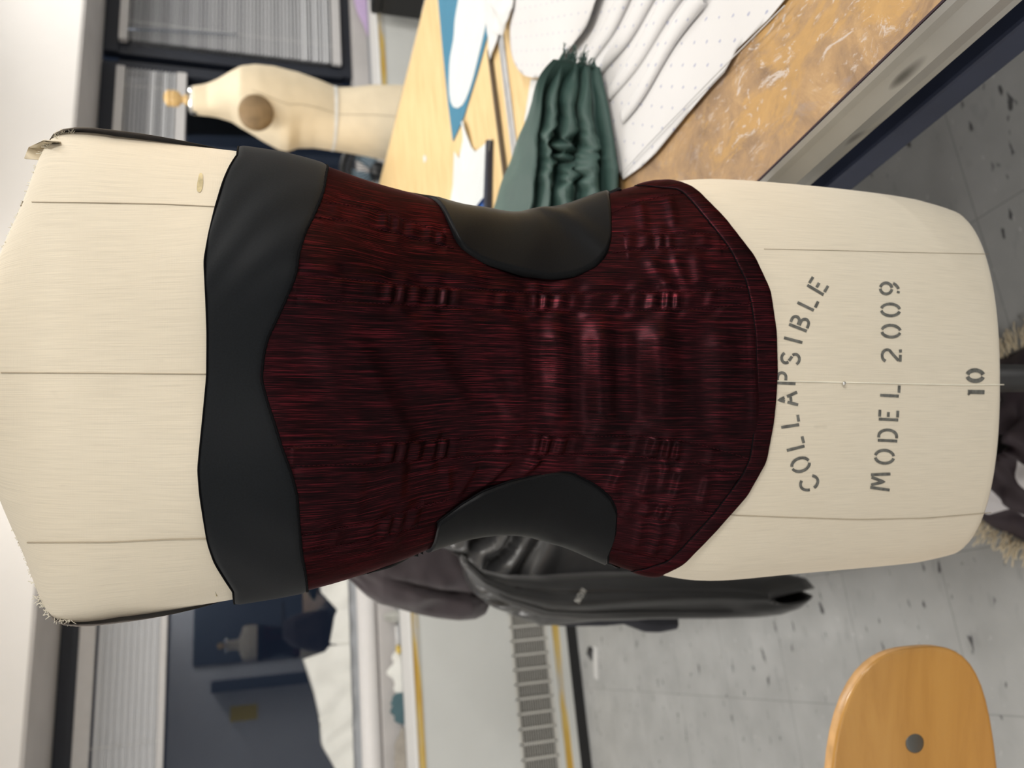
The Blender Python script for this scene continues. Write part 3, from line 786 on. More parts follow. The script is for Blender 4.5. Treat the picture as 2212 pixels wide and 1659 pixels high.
for p0, p1, am, w in (((870, 960), (760, 720), .0016, 22), ((1010, 900), (900, 700), .0014, 22), ((1100, 905), (1030, 760), .0010, 14),
                      ((760, 940), (700, 720), .0015, 26), ((900, 590), (1030, 600), .0008, 12), ((1400, 560), (1440, 630), .0014, 12), ((1500, 550), (1510, 620), .0010, 12), ((1450, 545), (1480, 625), .0010, 9),
                      ((1350, 990), (1318, 1060), .0016, 10), ((1405, 1000), (1385, 1075), .0015, 11), ((1470, 1010), (1450, 1090), .0014, 10), ((1530, 1020), (1510, 1095), .0013, 9), ((1440, 995), (1425, 1060), .0009, 7),
                      ((1100, 990), (1045, 1045), .0012, 9), ((1165, 985), (1125, 1020), .0013, 9), ((1030, 995), (985, 1070), .0009, 9), ((960, 1000), (965, 1060), .0008, 8),
                      ((1385, 1120), (1372, 1180), .0012, 9), ((1430, 1125), (1405, 1195), .0013, 9), ((1470, 1130), (1445, 1190), .0010, 8),
                      ((1380, 440), (1390, 505), .0008, 9), ((1440, 430), (1455, 500), .0009, 9), ((770, 1010), (765, 1110), .0007, 12), ((860, 1010), (855, 1080), .0007, 10)):
    fold(p0, p1, am, w)
PX = .565 / FPX * 1.0            # about one picture unit in metres on the form
def red_disp(th, z):
    X_, _ = None, None
    a = np.interp(z, ZROW, AROW)
    s = th * .155                    # metres round
    d = np.zeros_like(th)
    for (q0, q1, am, w) in FOLDS:
        ax, az = q0[0] * .155, q0[1]; bx, bz = q1[0] * .155, q1[1]
        ex, ez = bx - ax, bz - az; L2 = ex * ex + ez * ez
        t = np.clip(((s - ax) * ex + (z - az) * ez) / L2, 0, 1)
        dd = np.hypot(s - ax - t * ex, z - az - t * ez)
        fade = np.clip(np.minimum(t, 1 - t) * 4 + .35, 0, 1)
        d += am * 1.5 * fade * np.exp(-(dd / (w * 1.25 * PX))**2)
    # puckers inside the boning channels and a little beyond
    d += .0016 * np.sin(z * 52 + s * 9 + 1.5 * np.sin(s * 21)) * np.exp(-((z - 1.19) / .07)**2) + .0007 * np.sin(z * 118 - s * 26 + 1.2) * np.exp(-(s / .07)**2)
    for (k1, k2, am) in (('A', 'B', .0009), ('C', 'D', .0010), ('E', 'F', .0006), ('e', 'f', .0006), ('H', 'I', .0008), ('h', 'i', .0007)):
        t1, t2 = th_at(k1, z), th_at(k2, z)
        lo, hi = np.fmin(t1, t2), np.fmax(t1, t2)
        mid, hw = (lo + hi) / 2, (hi - lo) / 2
        rel = np.clip(np.nan_to_num((th - mid) / np.maximum(hw, 1e-4), nan=9.0), -9, 9)
        ph = z * 2 * PI / .0118 + 2.4 * np.sin(z * 71 + 9 * am) + 1.0 * np.sin(z * 190) + rel * .8
        inside = np.exp(-(rel / .95)**6)
        d += am * 2.3 * inside * (.5 + .5 * np.sin(ph)) * np.clip(.62 + .5 * np.sin(z * 47 + 1.6 * np.sin(z * 113 + 700 * am)), .25, 1)
        out = np.exp(-((np.abs(rel) - 1.5) / .7)**2) * (np.abs(rel) > 1)
        d += am * .9 * out * np.sin(ph * .5 + 1) * (np.abs(rel) < 4)
        for e in (-1, 1):
            d -= .0007 * np.exp(-((rel - e) / .10)**2)
    for k in ('G', 'g', 'k'):
        tk = th_at(k, z); d -= np.nan_to_num(.0009 * np.exp(-((th - tk) / .008)**2))
    return np.maximum(d, -.0017)
def panel(name, th, zlo, zhi, nrow, off, mat, disp=None, rim=.0012, uvr=None):
    """shell between two height curves, with a rolled edge"""
    tt = np.array(th); lo, hi = zlo(tt), zhi(tt)
    V = []; UV = []
    fr = np.concatenate([np.linspace(0, 1, nrow)])
    for f in fr:
        z = lo + (hi - lo) * f
        o = np.full_like(tt, off) + (disp(tt, z) if disp else 0)
        P, N = surfn(tt, z, o); V += list(P); UV += suv(tt, z)
    for end, zc_ in ((0, lo), (1, hi)):
        P, N = surfn(tt, zc_, -.0004); V += list(P); UV += suv(tt, zc_)
    n = len(tt); F_ = grid_faces(nrow, n)
    k = nrow * n
    F_ += [(k + j, k + j + 1, j + 1, j) for j in range(n - 1)]
    top = (nrow - 1) * n
    F_ += [(top + j, top + j + 1, k + n + j + 1, k + n + j) for j in range(n - 1)]
    return mesh(name, V, F_, mat, bod, True, UV)
th_front = np.concatenate([np.linspace(-PI, -1.9, 30)[:-1], np.linspace(-1.9, 1.9, 430)[:-1], np.linspace(1.9, PI, 30)])
panel('silk_panel', th_front, lambda t: zI(t) - .003, lambda t: zB(t) + .003, 360, .0026, SILK, red_disp)
def band_disp(th, z):
    s = th * .155
    d = .00055 * np.exp(-((th - .85) / .25)**2) * np.sin((z * 1.4 + s * 1.0) * 170 + 2 * np.sin(z * 60))
    d += .0003 * np.exp(-((th + 1.05) / .3)**2) * np.sin((z * .9 - s) * 120)
    e = np.clip((zN(th) - z) / .004, 0, 1); e2 = np.clip((z - zB(th)) / .004, 0, 1)
    return d - .0012 * (1 - e)**2 - .0010 * (1 - e2)**2 + .0007
panel('neck_band', th_front, lambda t: zB(t) + .0004 * np.sin(t * 260), zN, 46, .0032, SATIN, band_disp)
def bind_disp(th, z):
    f = (z - zH(th)) / (zI(th) - zH(th) + 1e-6)
    return .0013 * np.sqrt(np.clip(1 - (2 * f - 1)**2, 0, 1)) + .00006 * np.sin(th * 90 + z * 300)
panel('hem_binding', th_front, zH, zI, 22, .0026, SILK_B, bind_disp)
# side panels of black lining
RIN = [(839, 404), (877, 424), (932, 483), (960, 513), (1000, 549), (1047, 575), (1127, 599), (1190, 606), (1237, 600), (1285, 578), (1307, 553), (1316, 520), (1317, 468), (1314, 418)]
LIN = [(700, 1263), (740, 1251), (777, 1239), (817, 1219), (869, 1191), (926, 1131), (994, 1083), (1039, 1056), (1095, 1036), (1152, 1022), (1197, 1014), (1234, 1018), (1285, 1044), (1316, 1069), (1330, 1097), (1328, 1148), (1316, 1186), (1309, 1214)]
def side_panel(pts, sgn):
    q = inv(smooth_poly(pts, 5, 3))
    # height strictly falling, so each height has one front edge
    z = q[:, 1].copy(); z = np.minimum.accumulate(z) - np.arange(len(z)) * 1e-6
    zs_ = np.concatenate([np.linspace(z[0], z[-1], 170), z[-1] - np.array([0.0])])
    zs_ = np.sort(np.concatenate([np.linspace(z[0], z[-1], 120), z[len(z) * 2 // 3:]]))[::-1]
    te = np.interp(-zs_, -z, q[:, 0])
    te = np.clip(te, -1.62, 1.62)
    for _ in range(30):
        q_ = te.copy(); q_[1:-1] = (te[:-2] + 2 * te[1:-1] + te[2:]) / 4
        w_ = np.clip(1.3 - np.arange(len(te)) / 26.0, 0, 1); te = te * (1 - w_) + q_ * w_
    V = []; UV = []; nc = 90
    back = sgn * 2.9
    wf = []
    for i, (zz_, t0) in enumerate(zip(zs_, te)):
        f = np.linspace(0, 1, nc)**1.6; t = t0 + (back - t0) * f
        s = np.abs(t - t0) * .155
        edge = np.clip(s / .0035, 0, 1)
        o = .0027 + .0026 * np.sin(edge * PI / 2)
        fall = (zs_[0] - zz_) / (zs_[0] - zs_[-1])
        if sgn > 0:
            o = o + .0013 * np.exp(-((fall - .93 + .5 * (t - .9)) / .05)**2) * edge + .0016 * np.exp(-((fall - .55 - .35 * (t - 1.2)) / .09)**2) * edge + .0012 * np.exp(-((fall - .30 - .5 * (t - 1.3)) / .07)**2) * edge
            o = o + .0008 * np.sin(t * 26 + fall * 9) * np.exp(-((fall - .96) / .05)**2) * edge
        else:
            o = o + .0009 * np.exp(-((fall - .90 - .3 * (t + 1.0)) / .05)**2) * edge + .0008 * np.exp(-((fall - .5 + .4 * (t + 1.2)) / .10)**2) * edge
        if i > len(zs_) - 6: o = o - .0005 * (i - (len(zs_) - 6)) * edge
        o = .0008 + (o - .0008) * min(1, i / 22)
        P, N = surfn(t, np.full_like(t, zz_), o); V += list(P); UV += [(a * .155, zz_) for a in t]
    n = len(zs_)
    o_ = mesh('side_panel', V, grid_faces(n, nc), LINING, bod, True, UV)
    sol = o_.modifiers.new('solid', 'SOLIDIFY'); sol.thickness = .0012; sol.offset = -1
    q2 = np.stack([te, zs_], 1)[14:]; P, _ = surfn(q2[:, 0], q2[:, 1], .0030)
    B().tube(P, .0007, 6).build('edge_piping', CORD, o_, True)
side_panel(RIN, 1); side_panel(LIN, -1)
# piping under the neck band and at the binding
tt = np.linspace(-1.75, 1.75, 260)
for fn, nm, r, mt in ((zB, 'seam_piping', .0009, CORD), (zI, 'binding_seam', .0004, CORD), (zN, 'neck_edge', .0006, CORD)):
    P, _ = surfn(tt, fn(tt) + (.00015 * np.sin(tt * 150) if fn is zB else 0), .0029); B().tube(P, r, 6).build(nm, mt, bod, True)
# stitches
def stitches(k):
    q = CHQ[k]; d = np.diff(q, axis=0); s = np.concatenate([[0], np.cumsum(np.hypot(d[:, 0] * .155, d[:, 1]))])
    # one thread that dips under the cloth between the stitches
    tt_ = np.arange(0, s[-1], .00035)
    th = np.interp(tt_, s, q[:, 0]); z = np.interp(tt_, s, q[:, 1])
    o = .0026 + red_disp(th, z) + .00055 * np.sin(tt_ * 2 * PI / .0028) + .0001
    P, _ = surfn(th, z, o)
    return B().tube(P, .00026, 4).build('stitching', THREAD, bod, True)
for k in CH: stitches(k)

# ------------------------------------------------------------------ crumpled patterned garment on the stand's foot
gx = onz(2222, 958, .03) * np.array([1, 1, 0])
V = []; nr, nc = 26, 72
for i in range(nr):
    for j in range(nc):
        an = 2 * PI * j / nc; f = i / (nr - 1)
        rr = .02 + .165 * f**.8
        zz_ = .10 * (1 - f)**.8 + .012 + .035 * (1 - f * .6) * nz(math.cos(an) * 2.2 + 4, math.sin(an) * 2.2, f * 4)
        rr *= 1 + .16 * nz(math.cos(an) * 1.8, math.sin(an) * 1.8 + 7, f * 2)
        V.append(gx + FH * (rr * math.cos(an)) + RT * (rr * math.sin(an)) + ZZ * max(zz_, .006))
gm = thing('patterned_skirt', (gx[0], gx[1], 0), 'crumpled dark skirt with white patches and frayed cream hem on the floor under the form', 'skirt')
sk = mesh('skirt_cloth', V, grid_faces(nr, nc, True), PATCHED, gm, True)
so = sk.modifiers.new('s', 'SOLIDIFY'); so.thickness = .003
b = B(); rnd = random.Random(5)
hem = V[(nr - 1) * nc:]
for j in range(nc):
    for _ in range(7):
        p = hem[j] + np.array([rnd.uniform(-.008, .008), rnd.uniform(-.008, .008), .006]); d = p - gx; d[2] = 0; d /= np.linalg.norm(d)
        pts = [p]
        for k in range(4): pts.append(pts[-1] + d * .008 + np.array([rnd.uniform(-.006, .006), rnd.uniform(-.006, .006), rnd.uniform(-.002, .004)]))
        for q_ in pts: q_[2] = max(q_[2], .004)
        b.tube(pts, .0016, 4)
b.build('fringe', CREAM2, gm, True)

# ------------------------------------------------------------------ cutting table
TZ = .885
def tp(x, y, dz=0.0): return onz(x, y, TZ + dz)
T0 = float(tp(1840, 195)[0]); T1 = float(tp(870, 195)[0])
S0, S1 = -1.35, 2.86
tb = thing('cutting_table', ((T0 + T1) / 2, (S0 + S1) / 2, 0), 'large cutting table with worn tan top and steel edge, right of the front dress form', 'table')
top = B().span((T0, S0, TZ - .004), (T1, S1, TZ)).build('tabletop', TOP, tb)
B().span((T0 + .012, S0 + .012, TZ - .045), (T1 - .012, S1 - .012, TZ - .004)).build('core_board', IRON, tb)
# steel edge: rolled lip above, recessed face below
zA = TZ - .045; zBt = TZ - .104
def edge_at(y, x, t):   # height where the sight line meets the plane of the table side
    d = ray(x, y); return float((EYE + d * (t / d[0]))[2])
zA = edge_at(100, 1995, T0); zBt = edge_at(100, 2108, T0)
def side(name, t, sg):
    m = B()
    pr = [(0, TZ - .004), (0, TZ - .001), (-.003, TZ + .0012), (-.006, TZ - .002), (-.008, TZ - .008), (-.016, zA), (.010, zA - .004), (.006, zBt + .004), (.004, zBt), (.014, zBt), (.014, TZ - .004)]
    V = [(t + sg * p[0], s, p[1]) for s in (S0, S1) for p in pr]; n = len(pr)
    m.add(V, [(i, (i + 1) % n, n + (i + 1) % n, n + i) for i in range(n)] + [tuple(range(n)), tuple(range(n, 2 * n))[::-1]])
    return m.build(name, STEEL, tb)
side('steel_edge', T0, 1); side('steel_edge', T1, -1)
for s, sg in ((S0, 1), (S1, -1)):
    B().span((T0 + .002, s - .006, zBt), (T1 - .002, s + .006, TZ - .001)).build('steel_edge', STEEL, tb)
B().span((T0 - .0006, S0 + .01, TZ - .001), (T0 + .0012, S1 - .01, TZ + .0006)).build('edge_gap', plain('gap_dark_purple', (.03, .012, .02), .8), tb)
zR0, zR1 = .50, .56
tr_ = T0 + .10
# lower shelf rail
def s_at(x, y, t):
    d = ray(x, y); return EYE + d * (t / d[0])
tr_ = T0 + .045
zR1 = float(s_at(2130, 115, tr_)[2]); zR0 = float(s_at(2155, 160, tr_)[2])
rail = B()
rail.span((tr_, S0 + .1, zR0), (tr_ + .03, S1 - .1, zR1))
bevel(rail.build('lower_rail', NAVY, tb), .004)
bevel(B().span((T1 - tr_ + T0 - .03, S0 + .1, zR0), (T1 - tr_ + T0, S1 - .1, zR1)).build('lower_rail', NAVY, tb), .004)
for (t, s) in ((T0 + .07, S0 + .12), (T1 - .07, S0 + .12), (T0 + .07, S1 - .12), (T1 - .07, S1 - .12), (T0 + .07, 1.2), (T1 - .07, 1.2)):
    bevel(B().span((t - .025, s - .025, 0), (t + .025, s + .025, zBt + .01)).build('leg', NAVY, tb), .004)

def sheet(name, pts, z, mat, th=.0006, curl=None, seg=9):
    """a flat cut piece with real thickness lying at height z over the table"""
    P = [tp(x, y, z) for x, y in pts]
    b = B(); n = len(P)
    V = [p + ZZ * (curl(i) if curl else 0) for i, p in enumerate(P)]
    b.add(V + [v - ZZ * th for v in V], [tuple(range(n)), tuple(range(n, 2 * n))[::-1]] + [(i, n + i, n + (i + 1) % n, (i + 1) % n) for i in range(n)])
    o = b.build(name, mat); return o
def lift(i): return .0
teal = tag(sheet('paper_sheet', [(942, -120), (946, 0), (955, 100), (967, 220), (978, 306), (1000, 258), (1030, 160), (1060, 50), (1090, -40), (1105, -120)], .0024, TEAL), 'pointed teal blue paper under a white pattern piece on the table', 'paper')
pp = tag(sheet('pattern_piece', smooth_poly([(1000, -120), (990, 0), (982, 40), (980, 85), (971, 125), (969, 185), (972, 222), (978, 233), (988, 237), (1000, 228), (1012, 200), (1022, 168), (1036, 110), (1048, 60), (1054, 25), (1058, -120)], 14, 1), .0034, PAPERB), 'long white pattern piece with rounded tip on the teal paper', 'pattern piece')

# dotted pattern paper: one big sheet with slight waves and pleated layers
def field(name, poly, z, mat, amp=.0, wl=.05, ang=0.0, th=.0008, seed=0, nx=70, ny=70, parent=None):
    """triangulated wavy sheet inside a table polygon, with thickness"""
    import bmesh
    P = np.array([tp(x, y, 0)[:2] for x, y in poly])
    bm = bmesh.new()
    vs = [bm.verts.new((p[0], p[1], 0)) for p in P]
    f = bm.faces.new(vs)
    lo, hi = P.min(0), P.max(0)
    for ax in (0, 1):
        for k in range(1, nx):
            c = lo[ax] + (hi[ax] - lo[ax]) * k / nx
            nrm = (1, 0, 0) if ax == 0 else (0, 1, 0); co = (c, 0, 0) if ax == 0 else (0, c, 0)
            bmesh.ops.bisect_plane(bm, geom=bm.verts[:] + bm.edges[:] + bm.faces[:], plane_co=co, plane_no=nrm)
    ca, sa = math.cos(ang), math.sin(ang)
    for v in bm.verts:
        u = v.co.x * ca + v.co.y * sa
        h = amp * (.5 + .5 * math.sin(u / wl * 2 * PI + 2.5 * nz(v.co.x * 3, v.co.y * 3, seed))) + amp * .8 * (nz(v.co.x * 9, v.co.y * 9, seed + 3) + .5)
        v.co.z = TZ + z + max(0, h)
    me = bpy.data.meshes.new(name); bmesh.ops.recalc_face_normals(bm, faces=bm.faces)
    bm.to_mesh(me); bm.free(); me.materials.append(mat)
    me.polygons.foreach_set('use_smooth', [True] * len(me.polygons))
    o = bpy.data.objects.new(name, me); COL.objects.link(o)
    if parent is not None:
        o.parent = parent
        if parent.type == 'EMPTY': o.location = -parent.location
    s = o.modifiers.new('s', 'SOLIDIFY'); s.thickness = th; s.offset = 0
    return o
c0 = tp(1450, 150)
dp = thing('pattern_paper', tuple(c0), 'big sheet of white dotted pattern paper with folded layers, beside the green cloth', 'paper')
field('sheet', [(1185, 150), (1205, 40), (1230, -60), (1450, -160), (1760, -60), (1702, 0), (1668, 42), (1600, 108), (1572, 158), (1545, 186), (1490, 250), (1424, 332), (1392, 362), (1352, 388), (1330, 360), (1310, 300), (1280, 170)], .0025, DOTS, .0016, .12, .4, seed=1, parent=dp)
# pleats: three long narrow folds running to the right
for k, (pa, pb, w) in enumerate((((1262, 178), (1372, -40), 10), ((1300, 165), (1440, -60), 11), ((1325, 210), (1500, -60), 9), ((1352, 255), (1530, -20), 5))):
    a, b_ = tp(*pa), tp(*pb); d = b_ - a; L_ = np.linalg.norm(d); d /= L_; n_ = np.array([-d[1], d[0], 0])
    V = []; N_ = 40
    for i in range(N_ + 1):
        t = i / N_; c = a + d * L_ * t + n_ * .004 * math.sin(t * 7 + k)
        wd = .010 + .012 * t * (1 if k < 3 else .5)
        for (o, h) in ((-1, .0050), (-.93, .0072 + .002 * t), (-.3, .0076 + .0022 * t), (.6, .0068 + .0012 * t), (1, .0052)):
            V.append(c + n_ * o * wd + ZZ * h)
    mesh('fold', V, grid_faces(N_ + 1, 5), DOTS, dp, True).modifiers.new('s', 'SOLIDIFY').thickness = .0006
b = B()
for pa, pb in (((1695, 12), (1480, 230)), ((1480, 230), (1345, 372))):
    a, b_ = tp(*pa, .0075), tp(*pb, .0075); b.tube([a, (a + b_) / 2 + ZZ * .0008, b_], .0007, 5)
b.build('crease', plain('pencil_crease', (.55, .55, .56), .8), dp)
tag(field('pattern_paper', smooth_poly([(1140, -120), (1128, 0), (1119, 60), (1120, 110), (1130, 142), (1150, 168), (1168, 172), (1205, 168), (1290, 60), (1330, -60), (1300, -140)], 16, 1), .0145, DOTS, .0012, .2, 1.0, seed=5, nx=30), 'smaller dotted paper sheet with rounded corner lying over the folded layers', 'paper')
tag(field('paper_strip', [(1150, 172), (1172, 172), (1149, 262), (1136, 264)], .002, PAPER, .0008, .2, 0, nx=10), 'narrow white paper strip beside the left edge of the green cloth', 'paper')

# crumpled tissue at the back
def crumple(name, poly, z, hgt, mat, seed, label, cat):
    o = field(name, poly, z, mat, 0, nx=34)
    me = o.data; P = np.array([tp(x, y)[:2] for x, y in poly]); c = P.mean(0); r = np.abs(P - c).max(0)
    for v in me.vertices:
        q = np.hypot(*((np.array(v.co[:2]) - c) / r)); f = max(0, 1 - q * .85)
        rid = 1 - abs(nz(v.co.x * 13 + seed, v.co.y * 13, seed)) * 2
        v.co.z = TZ + z + hgt * f * (.45 + .55 * max(0, rid)) + hgt * .12 * (nz(v.co.x * 40, v.co.y * 40, seed) + .5)
    return tag(o, label, cat)
crumple('tissue_paper', [(1062, -120), (1054, 0), (1057, 40), (1062, 90), (1067, 130), (1075, 108), (1086, 70), (1088, 20), (1092, -120)], .0035, .012, PAPER, 2, 'white tissue paper with a pointed end, just right of the teal paper', 'paper')
crumple('tissue_paper', [(1095, -140), (1088, 0), (1087, 40), (1090, 72), (1108, 80), (1116, 66), (1132, 20), (1142, -140)], .004, .035, PAPER, 9, 'crumpled white tissue heap near the far end of the steel ruler', 'paper')
# steel ruler and its dark edge
def bar(p, q, w, z0, z1, side_=0):
    a, b_ = tp(*p), tp(*q); d = b_ - a; L_ = np.linalg.norm(d[:2]); d = d / L_; n_ = np.array([-d[1], d[0], 0]) * (w / 2)
    return [(a + n_)[:2], (a - n_)[:2], (b_ - n_)[:2], (b_ + n_)[:2]]
rl = thing('steel_ruler', tuple(tp(1095, 240)), 'long steel ruler lying across the pale table top left of the green cloth', 'ruler')
bevel(B().prism(bar((1081, 60), (1121, 395), .030, 0, 0), TZ + .0008, TZ + .0030).build('blade', plain('ruler_steel', (.56, .57, .59), .4, .5, var=.10, scale=40), rl), .0008)
b = B(); a, b_ = tp(1077, 92, .0032), tp(1116, 360, .0032)
for i in range(60):
    c = a + (b_ - a) * i / 60; b.box(c + ZZ * .0001, (.004 if i % 5 else .008, .0006, .0003))
b.build('graduations', BLACK, rl)
st = B().prism(bar((1062, 110), (1100, 405), .007, 0, 0), TZ + .0006, TZ + .009).build('yardstick', plain('dark_wood_edge', (.10, .075, .05), .6)); tag(st, 'thin dark wooden stick parallel to the steel ruler on the table', 'stick')
# white cut pieces nearest the bodice
tag(sheet('pattern_piece', [(996, 262), (1003, 262), (1010, 280), (1018, 318), (1030, 328), (1048, 318), (1058, 300), (1063, 302), (1060, 350), (1058, 400), (1050, 424), (1040, 440), (1012, 470), (985, 520), (976, 460), (978, 400), (984, 350), (988, 328), (996, 350), (1001, 384), (998, 345), (1000, 300)], .004, PAPERB, curl=lambda i: .004 * (i % 3)), 'white cut pattern pieces with pointed ends, behind the bodice waist', 'pattern piece')
tag(sheet('paper_card', [(1052, 410), (1053, 470), (1010, 500), (1020, 455)], .0018, BLUE), 'bright blue card edge showing under the white cut pieces', 'card')
kn = B().prism([tp(1061, 305)[:2], tp(1066, 303)[:2], tp(1063, 470)[:2], tp(1055, 470)[:2]], TZ + .0008, TZ + .012).build('rotary_case', plain('navy_case', (.012, .018, .04), .4)); tag(kn, 'slim dark navy case along the edge of the white cut pieces', 'case')
tag(sheet('paper_scrap', [(914, 338), (918, 335), (921, 343), (918, 351), (915, 349)], .001, PAPER), 'small white paper scrap alone on the pale table edge near the bodice', 'scrap')
tag(sheet('paper_scrap', [(1055, 133), (1060, 131), (1063, 142), (1060, 150), (1056, 147)], .001, PAPER), 'small white paper scrap beside the dark stick end', 'scrap')

# folded green cloth
A0, A1 = tp(1197, 128), tp(1300, 150)            # far short end
Bf, Bn = tp(1040, 560), tp(1350, 440)            # end hidden behind the form
gr = thing('folded_cloth', tuple(tp(1220, 300)), 'folded bottle green cotton cloth stacked on the white dotted paper', 'cloth')
ax_ = (A0 - Bf)[:2]
N1, V, UVg = 90, [], []
prof_n = 96
GN = np.array([tp(1312, 148), tp(1330, 230), tp(1344, 310), tp(1352, 365), tp(1352, 440), tp(1330, 560)])
GF = np.array([tp(1200, 128, .075), tp(1172, 205, .075), tp(1143, 285, .075), tp(1112, 370, .075), tp(1083, 450, .075), tp(1040, 560, .075)])
GF[:, 2] = TZ
tk = np.linspace(0, 1, len(GN))
def lerp3(A, t): return np.array([np.interp(t, tk, A[:, k]) for k in range(3)])
for i in range(N1 + 1):
    t = i / N1; n_, f_ = lerp3(GN, t), lerp3(GF, t)
    w = n_ - f_; W = np.linalg.norm(w); w /= W
    ft = float(np.interp(t, [0, .25, .5, .75, 1], [.05, .30, .50, .60, .64])) + .04 * nz(t * 4, 9)
    hh = .082 * (1 - .20 * math.exp(-t * 9)) + .006 * nz(t * 5, 3)
    for j in range(prof_n + 1):
        s = j / prof_n
        if s < .08: o, h = .004 * (1 - s / .08), hh * (s / .08)**.8
        elif s < .62:
            q = (s - .08) / .54; o = q * W * ft; h = hh + .006 * math.sin(q * PI) + .0022 * nz(q * 3, t * 6, 2)
        else:
            # layered folds stepping down the near side
            q = (s - .62) / .38; lay = q * 4.2; o0 = W * ft
            base = o0 + (W - o0) * min(1, q * 1.25)
            depth = .034 * (1 + .6 * nz(t * 3.3, int(lay) * 2.7)) * min(1, .35 + W * 5)
            zig = abs((lay % 1) * 2 - 1)
            o = base - depth * (1 - zig)**2.2 * (1.25 if q > .05 else 0) + .012 * nz(t * 7 + 3, lay * 1.3, 5) * math.sin(q * PI)
            h = hh * (1 - q)**.85 + .010 * math.sin(q * PI) * nz(t * 6, lay * 1.1, 8) + .006 * (zig - .5) * math.sin(q * PI)
            # crumpled hollow near the middle of the near side
            g = math.exp(-((t - .52) / .17)**2 - ((q - .45) / .25)**2)
            o -= .020 * g * (1 + nz(t * 21, q * 8, 4)); h += .020 * g * nz(t * 24, q * 9, 7)
            o = min(o, W)
        V.append(f_ + w * o + ZZ * max(h, .004) )
V = [v + ZZ * .0065 for v in V]
F_ = grid_faces(N1 + 1, prof_n + 1)
F_ += [tuple(range(prof_n + 1)), tuple(N1 * (prof_n + 1) + k for k in range(prof_n + 1))[::-1]]
gcl = mesh('cloth_stack', V, F_, GREEN, gr, True)
b = B(); rnd = random.Random(11)
for k in range(46):
    s = .66 + .26 * rnd.random(); j = int(s * prof_n); p = V[j]
    d = np.array([rnd.uniform(-.3, .3), rnd.uniform(-.3, .3), rnd.uniform(-.3, .3)]) + (A0 - Bf) / np.linalg.norm(A0 - Bf) * .9; d /= np.linalg.norm(d)
    b.tube([p, p + d * .006, p + d * .011 + ZZ * rnd.uniform(-.003, .003)], .0007, 4)
b.build('frayed_edge', GREEN, gr, True)

# ------------------------------------------------------------------ second dress form, seen from the side
p0 = onf(600, 250, 1.0); rr_ = p0 - EYE
k_ = (T1 + .205) / rr_[0]; dcen = k_       # distance along the sight line so that it stands clear of the table
fq = float(rr_.dot(FH) * k_)
def fp(x, y, f=fq): return onf(x, y, f)
# outline in the picture: far (back) edge and near (chest) edge against the length of the body
SBK_ = [(412, 190), (440, 186), (470, 178), (500, 165), (525, 156), (550, 152), (590, 154), (640, 165), (690, 182), (725, 196), (760, 196), (800, 192), (870, 194), (930, 190), (990, 196)]
SFR_ = [(424, 245), (440, 247), (470, 249), (500, 255), (530, 272), (570, 298), (605, 318), (622, 322), (645, 314), (680, 314), (718, 320), (760, 326), (800, 333), (870, 347), (930, 352), (990, 350)]
sb, sf = np.array(SBK_, float), np.array(SFR_, float)
f2c = fp(600, 250)
f2 = thing('dress_form', (f2c[0], f2c[1], 0), 'old cream dress form turned sideways beyond the table, with wooden finial and brown armhole', 'dress form')
xs_ = np.concatenate([np.linspace(418, 720, 58), np.linspace(726, 985, 40)])
ND = 56; V = []; cens = []
Zw = lambda x: float(fp(x, 250)[2])
for x in xs_:
    yb, yf = np.interp(x, sb[:, 0], sb[:, 1]), np.interp(x, sf[:, 0], sf[:, 1])
    a, b_ = fp(x, yb), fp(x, yf); c = (a + b_) / 2; ha = np.linalg.norm((a - b_)[:2]) / 2
    t = (x - 418) / 567
    hw = np.interp(x, [418, 450, 490, 520, 560, 610, 725, 800, 900, 985], [.060, .066, .120, .168, .172, .165, .128, .155, .185, .18])
    fl = 1.0
    for k in range(ND):
        an = 2 * PI * k / ND; cs, sn = math.cos(an), math.sin(an)
        n_ = 2.4
        r = (abs(cs)**n_ + abs(sn)**n_)**(-1 / n_)
        V.append(c + RT * (ha * r * cs) + FH * (hw * r * sn))
    cens.append((c, ha, hw))
nr = len(xs_)
F_ = grid_faces(nr, ND, True) + [tuple(range(ND))[::-1], tuple((nr - 1) * ND + k for k in range(ND))]
mesh('torso', V, F_, CREAM2, f2, True)
c, ha, hw = cens[0]
tl_ = np.array(fp(412, 190)) - np.array(fp(424, 245))
B().lathe(c + ZZ * .0, [(ha * 1.03, -.012), (ha * 1.05, .004), (ha * 1.0, .014), (.02, .018)], 28, ax=(RT, FH, ZZ)).build('neck_cap', CHROME, f2, True)
sc = float(np.linalg.norm(fp(362, 206) - fp(412, 212)))
fc = c + ZZ * .016
B().lathe(fc, [(.018, 0), (.019, sc * .16), (.013, sc * .22), (.013, sc * .30), (.024, sc * .42), (.029, sc * .50), (.026, sc * .56), (.030, sc * .62), (.030, sc * .70), (.025, sc * .76), (.029, sc * .80), (.029, sc * .92), (.018, sc * 1.04), (.004, sc * 1.08)], 24, ax=(RT, FH, ZZ)).build('finial', BRASSW, f2, True)
